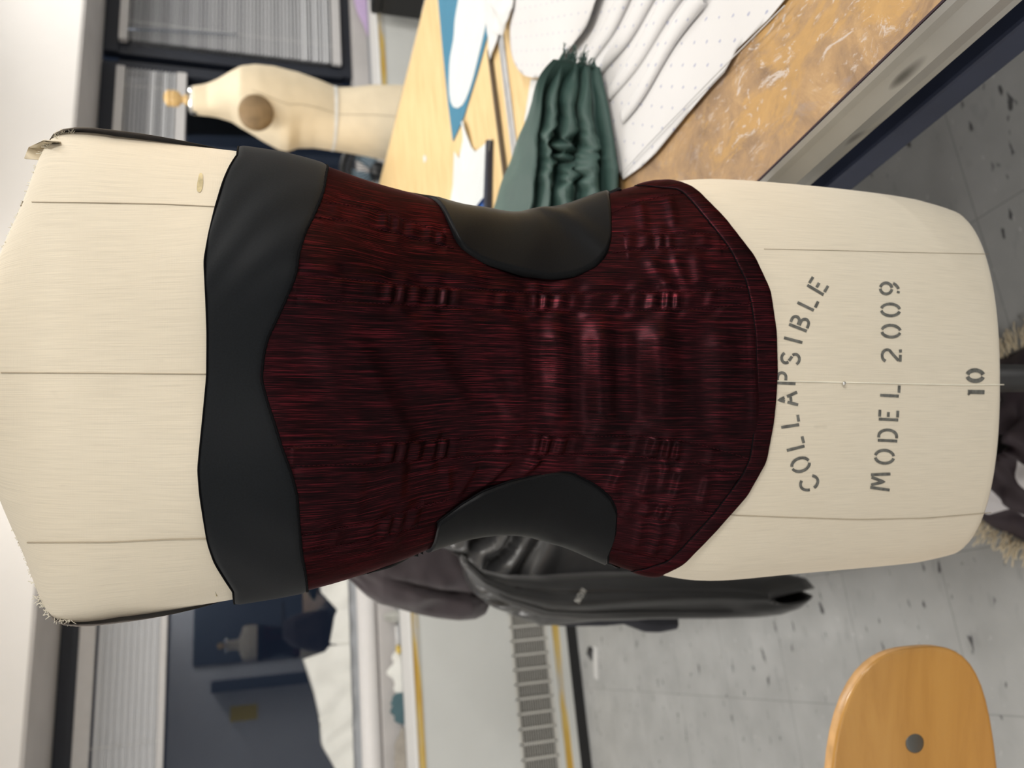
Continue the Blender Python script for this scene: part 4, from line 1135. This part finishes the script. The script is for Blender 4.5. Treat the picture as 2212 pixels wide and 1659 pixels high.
# armhole plate on the side towards the camera
ac = fp(553, 240); rx = float(np.linalg.norm(fp(553, 206) - fp(553, 276)) / 2); rz = float(np.linalg.norm(fp(518, 240) - fp(590, 240)) / 2)
V = []; R_ = 5
hw_a = .172
for i in range(R_ + 1):
    for k in range(36):
        an = 2 * PI * k / 36; q = i / R_
        V.append(ac + RT * (rx * q * math.cos(an)) + ZZ * (rz * q * math.sin(an)) - FH * (.150 + .016 * (1 - q**2)))
sh = -FH * .024
V = [v + sh for v in V]
V2 = [v + FH * .03 for v in V[R_ * 36:]]
V = [EYE + (v - EYE) * ((fq - .165) / fq) if False else v for v in V]
scl = 1 - .178 / fq
mid = ac - FH * .178
want = EYE + (ac - EYE) * scl
V = [v + (want - mid) for v in V]; V2 = [v + (want - mid) for v in V2]
V = [want + (v - want) * 1.0 for v in V]
n0 = len(V); mesh('armhole_plate', V + V2, grid_faces(R_ + 1, 36, True) + [(R_ * 36 + k, R_ * 36 + (k + 1) % 36, n0 + (k + 1) % 36, n0 + k) for k in range(36)], PLATEB, f2, True)
# waist tape and side seam
def ring2(x, off, n=ND):
    i = int(np.argmin(np.abs(xs_ - x))); c, ha, hw = cens[i]
    o = []
    for k in range(n):
        an = 2 * PI * k / n; cs, sn = math.cos(an), math.sin(an); r = (abs(cs)**2.4 + abs(sn)**2.4)**(-1 / 2.4)
        o.append(c + RT * ((ha + off) * r * cs) + FH * ((hw + off) * r * sn))
    return o
ra = ring2(722, .0015); Vt = [p + ZZ * .006 for p in ra] + [p - ZZ * .006 for p in ra]
mesh('waist_tape', Vt, [(k, (k + 1) % ND, ND + (k + 1) % ND, ND + k) for k in range(ND)], TAPE, f2, True)
b = B(); pts = []
for i in range(24, nr - 2):
    c, ha, hw = cens[i]; an = -PI / 2 - .18; cs, sn = math.cos(an), math.sin(an); r = (abs(cs)**2.4 + abs(sn)**2.4)**(-1 / 2.4)
    pts.append(c + RT * ((ha + .0003) * r * cs) + FH * ((hw + .0003) * r * sn))
b.tube(pts, .0012, 5).build('side_seam', SEAMC, f2, True)
cb = cens[-1][0]
B().tube([(cb[0], cb[1], .10), (cb[0], cb[1], cb[2] + .03)], .014, 14).build('stand_pole', BLACK, f2, True)
B().lathe((cb[0], cb[1], .06), [(.05, 0), (.05, .03), (.02, .06)], 20).build('hub', BLACK, f2, True)
for k in range(4):
    an = k * PI / 2 + .3; d = np.array([math.cos(an), math.sin(an), 0]); q = np.array([cb[0], cb[1], 0])
    B().tube([q + ZZ * .08, q + d * .17 + ZZ * .05, q + d * .21 + ZZ * .012], .011, 8).build('leg', BLACK, f2, True)

# ------------------------------------------------------------------ garments behind the bodice, left
def garment(name, L_, R_, f, depth, mat, folds, parent, nr=80, nc=64, open_end=False):
    """hollow cloth tube between two outlines that run down the picture; f(t): forward distance"""
    L_, R_ = np.array(L_, float), np.array(R_, float)
    def arcp(A):
        d = np.concatenate([[0], np.cumsum(np.hypot(*np.diff(A, axis=0).T))]); return d / d[-1]
    la, ra = arcp(L_), arcp(R_)
    V = []
    for i in range(nr):
        t = i / (nr - 1)
        l = (np.interp(t, la, L_[:, 0]), np.interp(t, la, L_[:, 1])); r = (np.interp(t, ra, R_[:, 0]), np.interp(t, ra, R_[:, 1]))
        ff = f(t); a, b_ = onf(*l, ff), onf(*r, ff)
        c = (a + b_) / 2; w = (b_ - a) / 2; dp_ = depth * min(1, .35 + 2.2 * t, .5 + 3 * (1 - t) if not open_end else 9)
        for j in range(nc):
            an = 2 * PI * j / nc; cs, sn = math.cos(an), math.sin(an)
            q = c + w * math.copysign(abs(cs)**.8, cs)
            h = dp_ * math.copysign(abs(sn)**.7, sn)
            # sn>0 : towards the camera
            dd = folds(t, -cs) if sn > 0 else .3 * folds(t, -cs)
            V.append(q - FH * (h + dd * (abs(sn)**.6) * (1 if sn > 0 else -1)))
    F_ = grid_faces(nr, nc, True)
    F_.append(tuple(range(nc))[::-1])
    if not open_end: F_.append(tuple((nr - 1) * nc + k for k in range(nc)))
    o = mesh(name, V, F_, mat, parent, True)
    return o, V
fj = 1.46
jc = onf(1250, 1200, fj)
# a plain stand that carries the two garments (hidden behind the front form)
sp = onf(1250, 1060, fj + .10)
gs = thing('garment_stand', (sp[0], sp[1], 0), 'black pole stand behind the front dress form carrying the jackets', 'stand')
ztop = float(onf(735, 1110, fj + .1)[2])
B().tube([(sp[0], sp[1], .03), (sp[0], sp[1], ztop)], .016, 14).build('pole', BLACK, gs, True)
B().lathe((sp[0], sp[1], 0), [(.17, 0), (.17, .012), (.03, .035)], 32).build('base', BLACK, gs, True)
c_ = np.array([sp[0], sp[1], ztop - .02]); B().tube([c_ - RT * .12, c_ + RT * .16], .012, 10).build('crossbar', BLACK, gs, True)
def jfold(t, x):
    h = 0.0
    if t < .50:
        k = (.5 - t) / .5
        ph = (x * .55 + t * 3.2) * 15
        h += .030 * (-.8 + 2 * abs(math.sin(ph * .62 + 1.4 * nz(x * 2, t * 4)))) * min(1, k * 2) * max(0, min(1, (x + .75) * 1.8))
    h += .010 * math.exp(-((x + .18 - .12 * t) / .10)**2) * (1 if t > .2 else t * 5)
    h -= .012 * math.exp(-((x + .42) / .05)**2) * (1 if .1 < t else 0)
    h += .006 * nz(x * 3, t * 7, 3)
    return h
jk = thing('jacket', tuple(jc), 'black jersey jacket hanging behind the front form, left of its waist', 'jacket')
JL = [(946, 1178), (975, 1192), (996, 1206), (1008, 1250), (1022, 1280), (1055, 1304), (1098, 1322), (1158, 1346), (1190, 1345), (1280, 1336), (1400, 1333), (1460, 1328)]
JR = [(930, 1050), (960, 1020), (1000, 1005), (1100, 1000), (1200, 1000), (1300, 1000), (1400, 1010), (1500, 1030)]
JSAT = plain('black_sheeny_knit', (.045, .045, .047), .34, var=.15, scale=60, Specular_IOR_Level=.9)
jo, jv = garment('jacket_body', JL, JR, lambda t: fj + .05, .085, JSAT, jfold, jk, 110, 110)
# near sleeve hanging with its cuff open
SLv = [(1000, 1222), (1030, 1262), (1080, 1296), (1160, 1326), (1250, 1333), (1400, 1331), (1520, 1331), (1626, 1328), (1690, 1321), (1735, 1306), (1756, 1288)]
SRv = [(1000, 1200), (1040, 1232), (1090, 1245), (1180, 1247), (1300, 1240), (1420, 1238), (1520, 1238), (1600, 1237), (1700, 1240), (1742, 1250), (1760, 1270)]
def sfold(t, x):
    return .010 * math.exp(-((x - .05 + .3 * t) / .18)**2) + .006 * math.sin(x * 5 + t * 6) * (1 - t) - .010 * math.exp(-((x + .35) / .06)**2) * (1 if t > .15 else 0) + .004 * nz(x * 2, t * 8, 1)
sl, sv = garment('sleeve', SLv, SRv, lambda t: fj - .075 - .03 * t, .052, JACKET, sfold, jk, 90, 64, True)
# slant the cuff so that the dark inside shows
me = sl.data
nr_, nc_ = 90, 64
for i in range(nr_ - 34, nr_):
    f = (i - (nr_ - 35)) / 34
    for j in range(nc_):
        v = me.vertices[i * nc_ + j]; s_ = math.sin(2 * PI * j / nc_); c_s = math.cos(2 * PI * j / nc_)
        if s_ > 0: v.co.z += f**1.4 * .125 * s_**.8 * (1 + .5 * c_s)
sm = sl.modifiers.new('s', 'SOLIDIFY'); sm.thickness = .003; sm.offset = -1
b = B()
lin = [sv[i * 64 + 20] - FH * .0012 for i in range(10, 66)]
b.tube(lin, .0014, 6).build('sleeve_seam', BLACK, sl, True)
# small white letters on the sleeve: NON
lw = B(); V = []; Fq = []
for (ch, x, y) in (('N', 1248, 1297), ('O', 1254, 1287), ('N', 1260, 1277)):
    for s in strokes_px(ch, x, y, 13, 8.5, .50):
        p = np.array(dens(s, 2), float); t = np.gradient(p, axis=0); t /= np.linalg.norm(t, axis=1, keepdims=True) + 1e-9; n_ = np.stack([-t[:, 1], t[:, 0]], 1) * .75
        k = len(V); m = len(p)
        for q in (p + n_, p - n_): V += [(float(a), float(b2)) for a, b2 in q]
        Fq += [(k + i, k + i + 1, k + m + i + 1, k + m + i) for i in range(m - 1)]
# lay the letters on the sleeve surface
from mathutils.bvhtree import BVHTree
bv = BVHTree.FromPolygons([Vector(v.co) for v in me.vertices], [tuple(p.vertices) for p in me.polygons])
P3 = []
for (x, y) in V:
    d = Vector(ray(x, y)).normalized(); hit = bv.ray_cast(Vector(EYE), d)
    P3.append(np.array(hit[0]) - np.array(d) * .0012 if hit[0] is not None else onf(x, y, fj - .13))
mesh('embroidered_letters', P3, Fq, LETTER, sl, False)
# second sleeve end and navy lining below
nv, _ = garment('far_sleeve', [(1150, 1338), (1200, 1350), (1300, 1349), (1340, 1345), (1385, 1362), (1420, 1364), (1457, 1358)], [(1150, 1290), (1250, 1290), (1350, 1290), (1440, 1300), (1458, 1322)], lambda t: fj + .12, .035, NAVYCL, lambda t, x: .004 * nz(x * 3, t * 5), jk, 40, 32)
pl = thing('plum_jacket', tuple(onf(900, 1200, fj + .2)), 'plum grey jacket bunched above the black jacket, beside the white roll', 'jacket')
def pfold(t, x):
    return .016 * math.sin((t * 1.0 + x * .8) * 9 + 2 * nz(x * 2, t * 3)) * .6 - .034 * math.exp(-((x - .42 - .35 * (t - .55)) / .05)**2) * max(0, min(1, (t - .25) * 4)) + .008 * nz(x * 4, t * 9, 6)
PLl = [(740, 1238), (765, 1262), (789, 1284), (816, 1300), (856, 1311), (896, 1323), (937, 1330), (985, 1335), (1021, 1334), (1043, 1326), (1052, 1311)]
PLr = [(735, 1130), (760, 1100), (820, 1070), (900, 1050), (980, 1040), (1050, 1040)]
garment('jacket_cloth', PLl, PLr, lambda t: fj + .24, .075, PLUM, pfold, pl, 110, 120)

# ------------------------------------------------------------------ wooden chair, lower left
fc_ = .70
def cp_(x, y, f): return onf(x, y, f)
pr_ = cp_(1945, 1388, fc_)
ch = thing('school_chair', (float(cp_(1940, 1800, .62)[0]), float(cp_(1940, 1800, .62)[1]), 0), 'wooden school chair whose rounded plywood back shows at the lower left', 'chair')
# back panel: rounded outline in its own plane
e_r = cp_(1930, 1388, fc_)                     # right end of the panel, half way up
zt_, zb_ = float(cp_(1757, 1560, fc_ + .015)[2]), float(cp_(2128, 1620, fc_ - .02)[2])
hh = (zt_ - zb_) / 2; wd = .215
tang = RT * math.cos(.16) + FH * math.sin(.16); nrm_ = np.cross(tang, ZZ)    # panel direction
nrm_ = nrm_ if nrm_.dot(-FH) > 0 else -nrm_
upv = ZZ * math.cos(.13) + (-nrm_) * math.sin(.13)
ctr = e_r - tang * wd
def rrect(w, h, n=2.9, m=72):
    o = []
    for k in range(m):
        an = 2 * PI * k / m; c, s = math.cos(an), math.sin(an); r = (abs(c)**n + abs(s)**n)**(-1 / n)
        o.append((w * r * c, h * r * s))
    return o
def panel3(w, h, z, mcurv=.03):
    return [ctr + tang * a + upv * b_ + nrm_ * (z + mcurv * (a / wd)**2) for a, b_ in rrect(w, h)]
b = B(); lays = [(.975, .945, .0065), (.99, .98, .0064), (.998, .996, .0058), (1, 1, .0045), (1, 1, -.007), (.998, .996, -.0080), (.985, .97, -.0085), (.5, .5, -.0085)]
V = []; m = 72
for (a, b_, z) in [(.01, .01, .0065), (.3, .3, .0065), (.6, .6, .0065), (.8, .8, .0065)] + lays + [(.01, .01, -.0085)]: V += panel3(wd * a, hh * b_, z)
nl = len(V) // m
bk = mesh('backrest', V, grid_faces(nl, m, True) + [tuple(range(m))[::-1], tuple((nl - 1) * m + k for k in range(m))], BEECH, ch, True)
V = []
for (a, b_, z) in ((1.0005, 1.001, .0032), (1.002, 1.004, .0026), (1.002, 1.004, -.0064), (1.0005, 1.001, -.0072)): V += panel3(wd * a, hh * b_, z)
mesh('ply_edge', V, grid_faces(4, m, True), PLYEDGE, bk, True)
for sx in (1, -1):
    # rivets
    if sx > 0:
        d = ray(1951, 1595); tt_ = (ctr - EYE).dot(nrm_) / d.dot(nrm_); rp = EYE + d * tt_
        off_ = (rp - ctr).dot(tang), (rp - ctr).dot(upv)
    pa = ctr + tang * off_[0] * sx + upv * off_[1]; zz0 = .0066 + .03 * (off_[0] / wd)**2
    B().lathe(pa + nrm_ * zz0, [(.0105, -.001), (.0105, .0006), (.0085, .0014)], 24, ax=(tang, upv, nrm_)).build('rivet', plain('rivet_steel_%d' % sx, (.13, .135, .13), .45, .6), ch, True)
# bracket, spine, pedestal and foot of the chair (below the frame)
pa = ctr - nrm_ * .010 + upv * off_[1]
B().tube([pa + tang * off_[0] * .9 - nrm_ * .001, pa - nrm_ * .006, pa - tang * off_[0] * .9 - nrm_ * .001], .008, 10).build('bracket', IRON, ch, True)
g_ = ctr * np.array([1, 1, 0])
B().tube([pa + upv * .02, pa - upv * .12 - nrm_ * .01, g_ + nrm_ * .02 + ZZ * .52, g_ + nrm_ * .06 + ZZ * .445, g_ + nrm_ * .215 + ZZ * .445], .014, 12).build('spine', IRON, ch, True)
pc_ = g_ + nrm_ * .215
B().tube([pc_ + ZZ * .06, pc_ + ZZ * .455], .025, 18).build('column', IRON, ch, True)
for k in range(5):
    an = 2 * PI * k / 5 + .4; d = np.array([math.cos(an), math.sin(an), 0])
    B().tube([pc_ + ZZ * .085, pc_ + d * .15 + ZZ * .05, pc_ + d * .24 + ZZ * .015], [.018, .014, .012], 10).build('leg', IRON, ch, True)
sc_ = ctr * np.array([1, 1, 0]) + nrm_ * .215 + ZZ * .463
V = []
for (s, z) in ((.01, .007), (.6, .007), (.95, .007), (1, .002), (1, -.003), (.95, -.007), (.01, -.007)):
    V += [sc_ + tang * a * s + nrm_ * b_ * s + ZZ * z for a, b_ in rrect(.20, .20, 3.4)]
mesh('seat', V, grid_faces(7, m, True) + [tuple(range(m))[::-1], tuple(6 * m + k for k in range(m))], BEECH, ch, True)

# ------------------------------------------------------------------ things on the window ledge
def onledge(x, y, s): return ons(x, y, s)
rp0 = ons(792, 1659, SW - .062); rad = float(np.linalg.norm(ons(772, 1500, SW - .062) - ons(815, 1500, SW - .062)) / 2)
rz_ = ZSILL + rad + .001
t_e = float(ons(790, 1080, SW - .062)[0])
rl2 = thing('paper_roll', (-1.2, SW - .07, ZSILL), 'long white paper roll lying along the window sill on the left', 'paper roll')
B().tube([(TL + .15, SW - .064, rz_), (t_e, SW - .064, rz_)], rad, 28, cap=False).build('paper', ROLLM, rl2, True).modifiers.new('s', 'SOLIDIFY').thickness = .006
B().tube([(TL + .12, SW - .064, rz_), (t_e + .02, SW - .064, rz_)], rad * .55, 20).build('core', CREAM2, rl2, True)
# cream cloth heaped against the panes
def heap(name, tops, s, dep, mat, label, seed, zbase):
    n = 60; V = []
    t0, t1 = ons(tops[0][0], tops[0][1], s), ons(tops[-1][0], tops[-1][1], s)
    P = [ons(x, y, s) for x, y in tops]; T_ = [float(p[0]) for p in P]; Z_ = [float(p[2]) for p in P]
    o = np.argsort(T_); T_ = np.array(T_)[o]; Z_ = np.array(Z_)[o]
    m_ = 18
    for i in range(n + 1):
        t = T_[0] + (T_[-1] - T_[0]) * i / n; zt = float(np.interp(t, T_, Z_))
        for j in range(m_ + 1):
            q = j / m_ ; z = zbase + (zt - zbase) * min(1, q * 2 if q < .5 else (1 - q) * 2)
            dpt = dep * (1 - .75 * min(q * 2 if q < .5 else (1 - q) * 2, 1))
            y = s + (-dpt if q < .5 else 0) + .012 * (nz(t * 9, z * 10, seed)) * (1 if q < .5 else 0) + .006 * math.sin(t * 50 + z * 30 + 3 * nz(t * 6, z * 6)) * (1 if q < .5 else 0)
            V.append((t, min(y, SW - .004), z))
    o_ = mesh(name, V, grid_faces(n + 1, m_ + 1) + [tuple(range(m_ + 1)), tuple(n * (m_ + 1) + k for k in range(m_ + 1))[::-1]], mat, None, True)
    return tag(o_, label, 'cloth')
heap('white_cloth', [(765, 1760), (745, 1700), (720, 1655), (695, 1612), (692, 1600), (690, 1560), (688, 1548), (678, 1500), (654, 1426), (654, 1422), (700, 1410), (712, 1395)], SW - .012, .020, CLOTHW, 'big cream cloth with a pointed corner standing against the left window', 3, ZSILL + .121)
heap('white_cloth', [(760, 1398), (712, 1390), (722, 1332), (728, 1318), (692, 1278), (690, 1240), (700, 1170)], SW - .010, .022, CLOTHW, 'smaller cream cloth on the sill between the big cloth and the bodice', 8, ZSILL + .121)
# small things on the ledge before the roll
def ledge_pt(x, y): return onz(x, y, ZL)
def tri(a, b_, c, z): pass
g0 = onz(858, 1360, ZL + .006)
mk = thing('marker_pen', tuple(g0), 'white marker pen with a yellow end lying on the convector ledge', 'pen')
pa, pb = onz(857, 1352, ZL + .010), onz(860, 1396, ZL + .010)
B().tube([pa, pb], .009, 14).build('barrel', PAPER, mk, True)
pc = onz(862, 1412, ZL + .012); B().tube([pb, (pb * .4 + pc * .6), pc], [.010, .012, .004], 14).build('cap', plain('pen_yellow', (.72, .52, .10), .4), mk, True)
def ledge_heap(name, x0, y0, x1, y1, hgt, mat, label, cat, seed):
    a, b_ = onz(x0, y0, ZL), onz(x1, y1, ZL); V = []; n, m_ = 36, 14
    a[1] = b_[1] = SB + .274
    d = b_ - a; L_ = np.linalg.norm(d); d /= L_; pp_ = np.array([-d[1], d[0], 0]);
    for i in range(n + 1):
        t = i / n; w = .010 + .016 * math.sin(t * PI)**.6 * (1 + .5 * nz(t * 3, seed))
        for j in range(m_ + 1):
            q = j / m_ * 2 - 1; h = hgt * (1 - q * q) * math.sin(t * PI)**.5 * (1 + .6 * nz(t * 5, q * 2, seed)) + .001
            V.append(a + d * L_ * t + pp_ * (w * q) + ZZ * max(.0015, h))
    for i in range(n + 1):      # keep clear of the raised sill
        pass
    V = [np.array([v[0], min(v[1], SW - .108), v[2]]) for v in V]
    k = len(V); Vb = [np.array([v[0], v[1], ZL + .0008]) for v in V]
    F_ = grid_faces(n + 1, m_ + 1) + [tuple(k + i for i in f)[::-1] for f in grid_faces(n + 1, m_ + 1)]
    return tag(mesh(name, V + Vb, F_, mat, None, True), label, cat)
ledge_heap('grey_rag', 860, 1318, 860, 1345, .060, plain('grey_rag_cloth', (.40, .40, .37), .8, var=.2), 'grey green rag on the ledge in front of the white roll', 'rag', 2)
ledge_heap('teal_rag', 860, 1490, 861, 1560, .050, plain('teal_rag_cloth', (.06, .12, .14), .8), 'dark teal scrap of cloth on the ledge below the white roll', 'rag', 5)
ledge_heap('white_rag', 862, 1400, 863, 1500, .045, CLOTHW, 'white scrap of cloth on the ledge between the pen and the teal scrap', 'rag', 6)
ledge_heap('brown_rag', 861, 1565, 863, 1700, .045, plain('taupe_rag_cloth', (.33, .30, .26), .8, var=.2), 'taupe scrap of cloth on the ledge at the far left', 'rag', 12)
# right hand ledge: lilac paper and a black bag, and a black fan near the far form
lp = [onz(812, -60, ZL + .002), ons(760, -60, SW - .115), ons(765, 0, SW - .115), ons(778, 40, SW - .117), onz(800, 72, ZL + .10), onz(808, 84, ZL + .035)]
yy = SW - .12
P = [ons(822, -60, yy), ons(757, -60, yy), ons(764, 0, yy), ons(772, 28, yy), ons(786, 56, yy), ons(808, 82, yy), ons(806, 30, yy), ons(803, 0, yy)]
V = [p + np.array([0, 0, 0]) for p in P]; n = len(V)
V2 = [v + np.array([0, -.012, 0]) for v in V]
lil = mesh('lilac_folder', V + V2, [tuple(range(n)), tuple(range(n, 2 * n))[::-1]] + [(i, n + i, n + (i + 1) % n, (i + 1) % n) for i in range(n)], LILAC, None, False)
dz_ = min(v[2] for v in V) - ZL
tag(lil, 'lilac paper folder propped on the right ledge below the slatted blind', 'folder')
for v in lil.data.vertices: v.co.z = max(v.co.z, ZL + .002)
bx_ = [ons(810, -80, SB - .03), ons(845, 15, SB - .03)]
bag = thing('black_stool', (float(ons(870, -60, SB - .25)[0]), SB - .25, 0), 'black stool edge standing by the convector at the upper right', 'stool')
tq, zq = float(ons(860, -22, SB - .25)[0]), float(ons(812, 0, SB - .25)[2])
bevel(B().span((tq, SB - .42, zq - .05), (tq + .36, SB - .06, zq)).build('seat', BLACK, bag), .012)
for (i, j) in ((.03, -.40), (.33, -.40), (.03, -.08), (.33, -.08)):
    B().tube([(tq + i, SB + j, zq - .05), (tq + i, SB + j, .0)], .014, 10).build('leg', BLACK, bag, True)
B().span((tq, SB - .41, zq - .30), (tq + .02, SB - .07, zq - .05)).build('side_panel', BLACK, bag)
sf_ = 3.25
fcn = ons(815, 372, sf_); fr = float(np.linalg.norm(ons(815, 372, sf_) - ons(740, 372, sf_)))
fan = thing('desk_fan', (fcn[0], fcn[1], 0), 'black round fan with pale blue blades behind the table, left of the second dress form', 'fan')
an_ = (RT, ZZ, -FH)
b = B(); n = 40
for k in range(n + 1): pass
ringp = [fcn + RT * fr * math.cos(2 * PI * k / n) + ZZ * fr * math.sin(2 * PI * k / n) for k in range(n + 1)]
B().tube(ringp, fr * .10, 10, cap=False).build('outer_ring', FANBLACK, fan, True)
B().tube([fcn + (p - fcn) * .80 for p in ringp], fr * .06, 8, cap=False).build('inner_ring', FANBLACK, fan, True)
b = B()
for k in range(36):
    d = RT * math.cos(2 * PI * k / 36) + ZZ * math.sin(2 * PI * k / 36); b.tube([fcn + d * fr * .22 - FH * .05, fcn + d * fr * .8 - FH * .045, fcn + d * fr], .0022, 5)
b.build('front_grille', FANBLACK, fan, True)
for k in range(4):
    a0 = 2 * PI * k / 4 + .5; V = []
    for i in range(9):
        for j in range(7):
            r = fr * (.18 + .60 * i / 8); an = a0 + (j / 6 - .5) * 1.15 * (.7 + .3 * i / 8)
            V.append(fcn + RT * r * math.cos(an) + ZZ * r * math.sin(an) + FH * (.02 + .03 * (j / 6 - .5)))
    mesh('blade', V, grid_faces(9, 7), BLADE, fan, True).modifiers.new('s', 'SOLIDIFY').thickness = .003
B().lathe(fcn - FH * .05, [(fr * .22, 0), (fr * .22, .03), (fr * .2, .12), (fr * .1, .15)], 24, ax=(RT, ZZ, FH)).build('motor', FANBLACK, fan, True)
B().tube([fcn + FH * .05 - ZZ * fr * .1, np.array([fcn[0], fcn[1], 0]) + FH * .05 + ZZ * .02], .016, 12).build('pole', FANBLACK, fan, True)
B().lathe(np.array([fcn[0], fcn[1], 0]) + FH * .05, [(.17, 0), (.17, .015), (.03, .04)], 28).build('base', FANBLACK, fan, True)
# white strip and a dark wedge on the floor
pa, pb = onz(1288, 1396, 0), onz(1290, 1466, 0)
d = pb - pa; L_ = np.linalg.norm(d); d /= L_; n_ = np.array([-d[1], d[0], 0]) * .019
tag(B().prism([(pa + n_)[:2], (pa - n_)[:2], (pb - n_)[:2], (pb + n_)[:2]], .0005, .006).build('white_strip', PAPER), 'white paper strip lying on the floor tiles near the convector', 'strip')
pa = onz(1277, 1411, 0)
V = [pa + np.array([-.035, .0, 0]), pa + np.array([.03, .02, 0]), pa + np.array([.02, -.03, 0]), pa + np.array([0, 0, .022])]
tag(mesh('lint_tuft', V, [(0, 2, 1), (0, 1, 3), (1, 2, 3), (2, 0, 3)], BLACK, None, False), 'dark scrap on the floor touching the white strip', 'scrap')

# ------------------------------------------------------------------ night outside, light and exposure
w = bpy.data.worlds.new('night'); scene.world = w; w.use_nodes = True
w.node_tree.nodes['Background'].inputs[0].default_value = (.010, .014, .024, 1); w.node_tree.nodes['Background'].inputs[1].default_value = 1.0
vs = scene.view_settings; scene.display_settings.display_device = 'sRGB'
vs.view_transform = 'Standard'; vs.look = 'None'; vs.exposure = 0.24; vs.gamma = 1.0; vs.use_curve_mapping = False
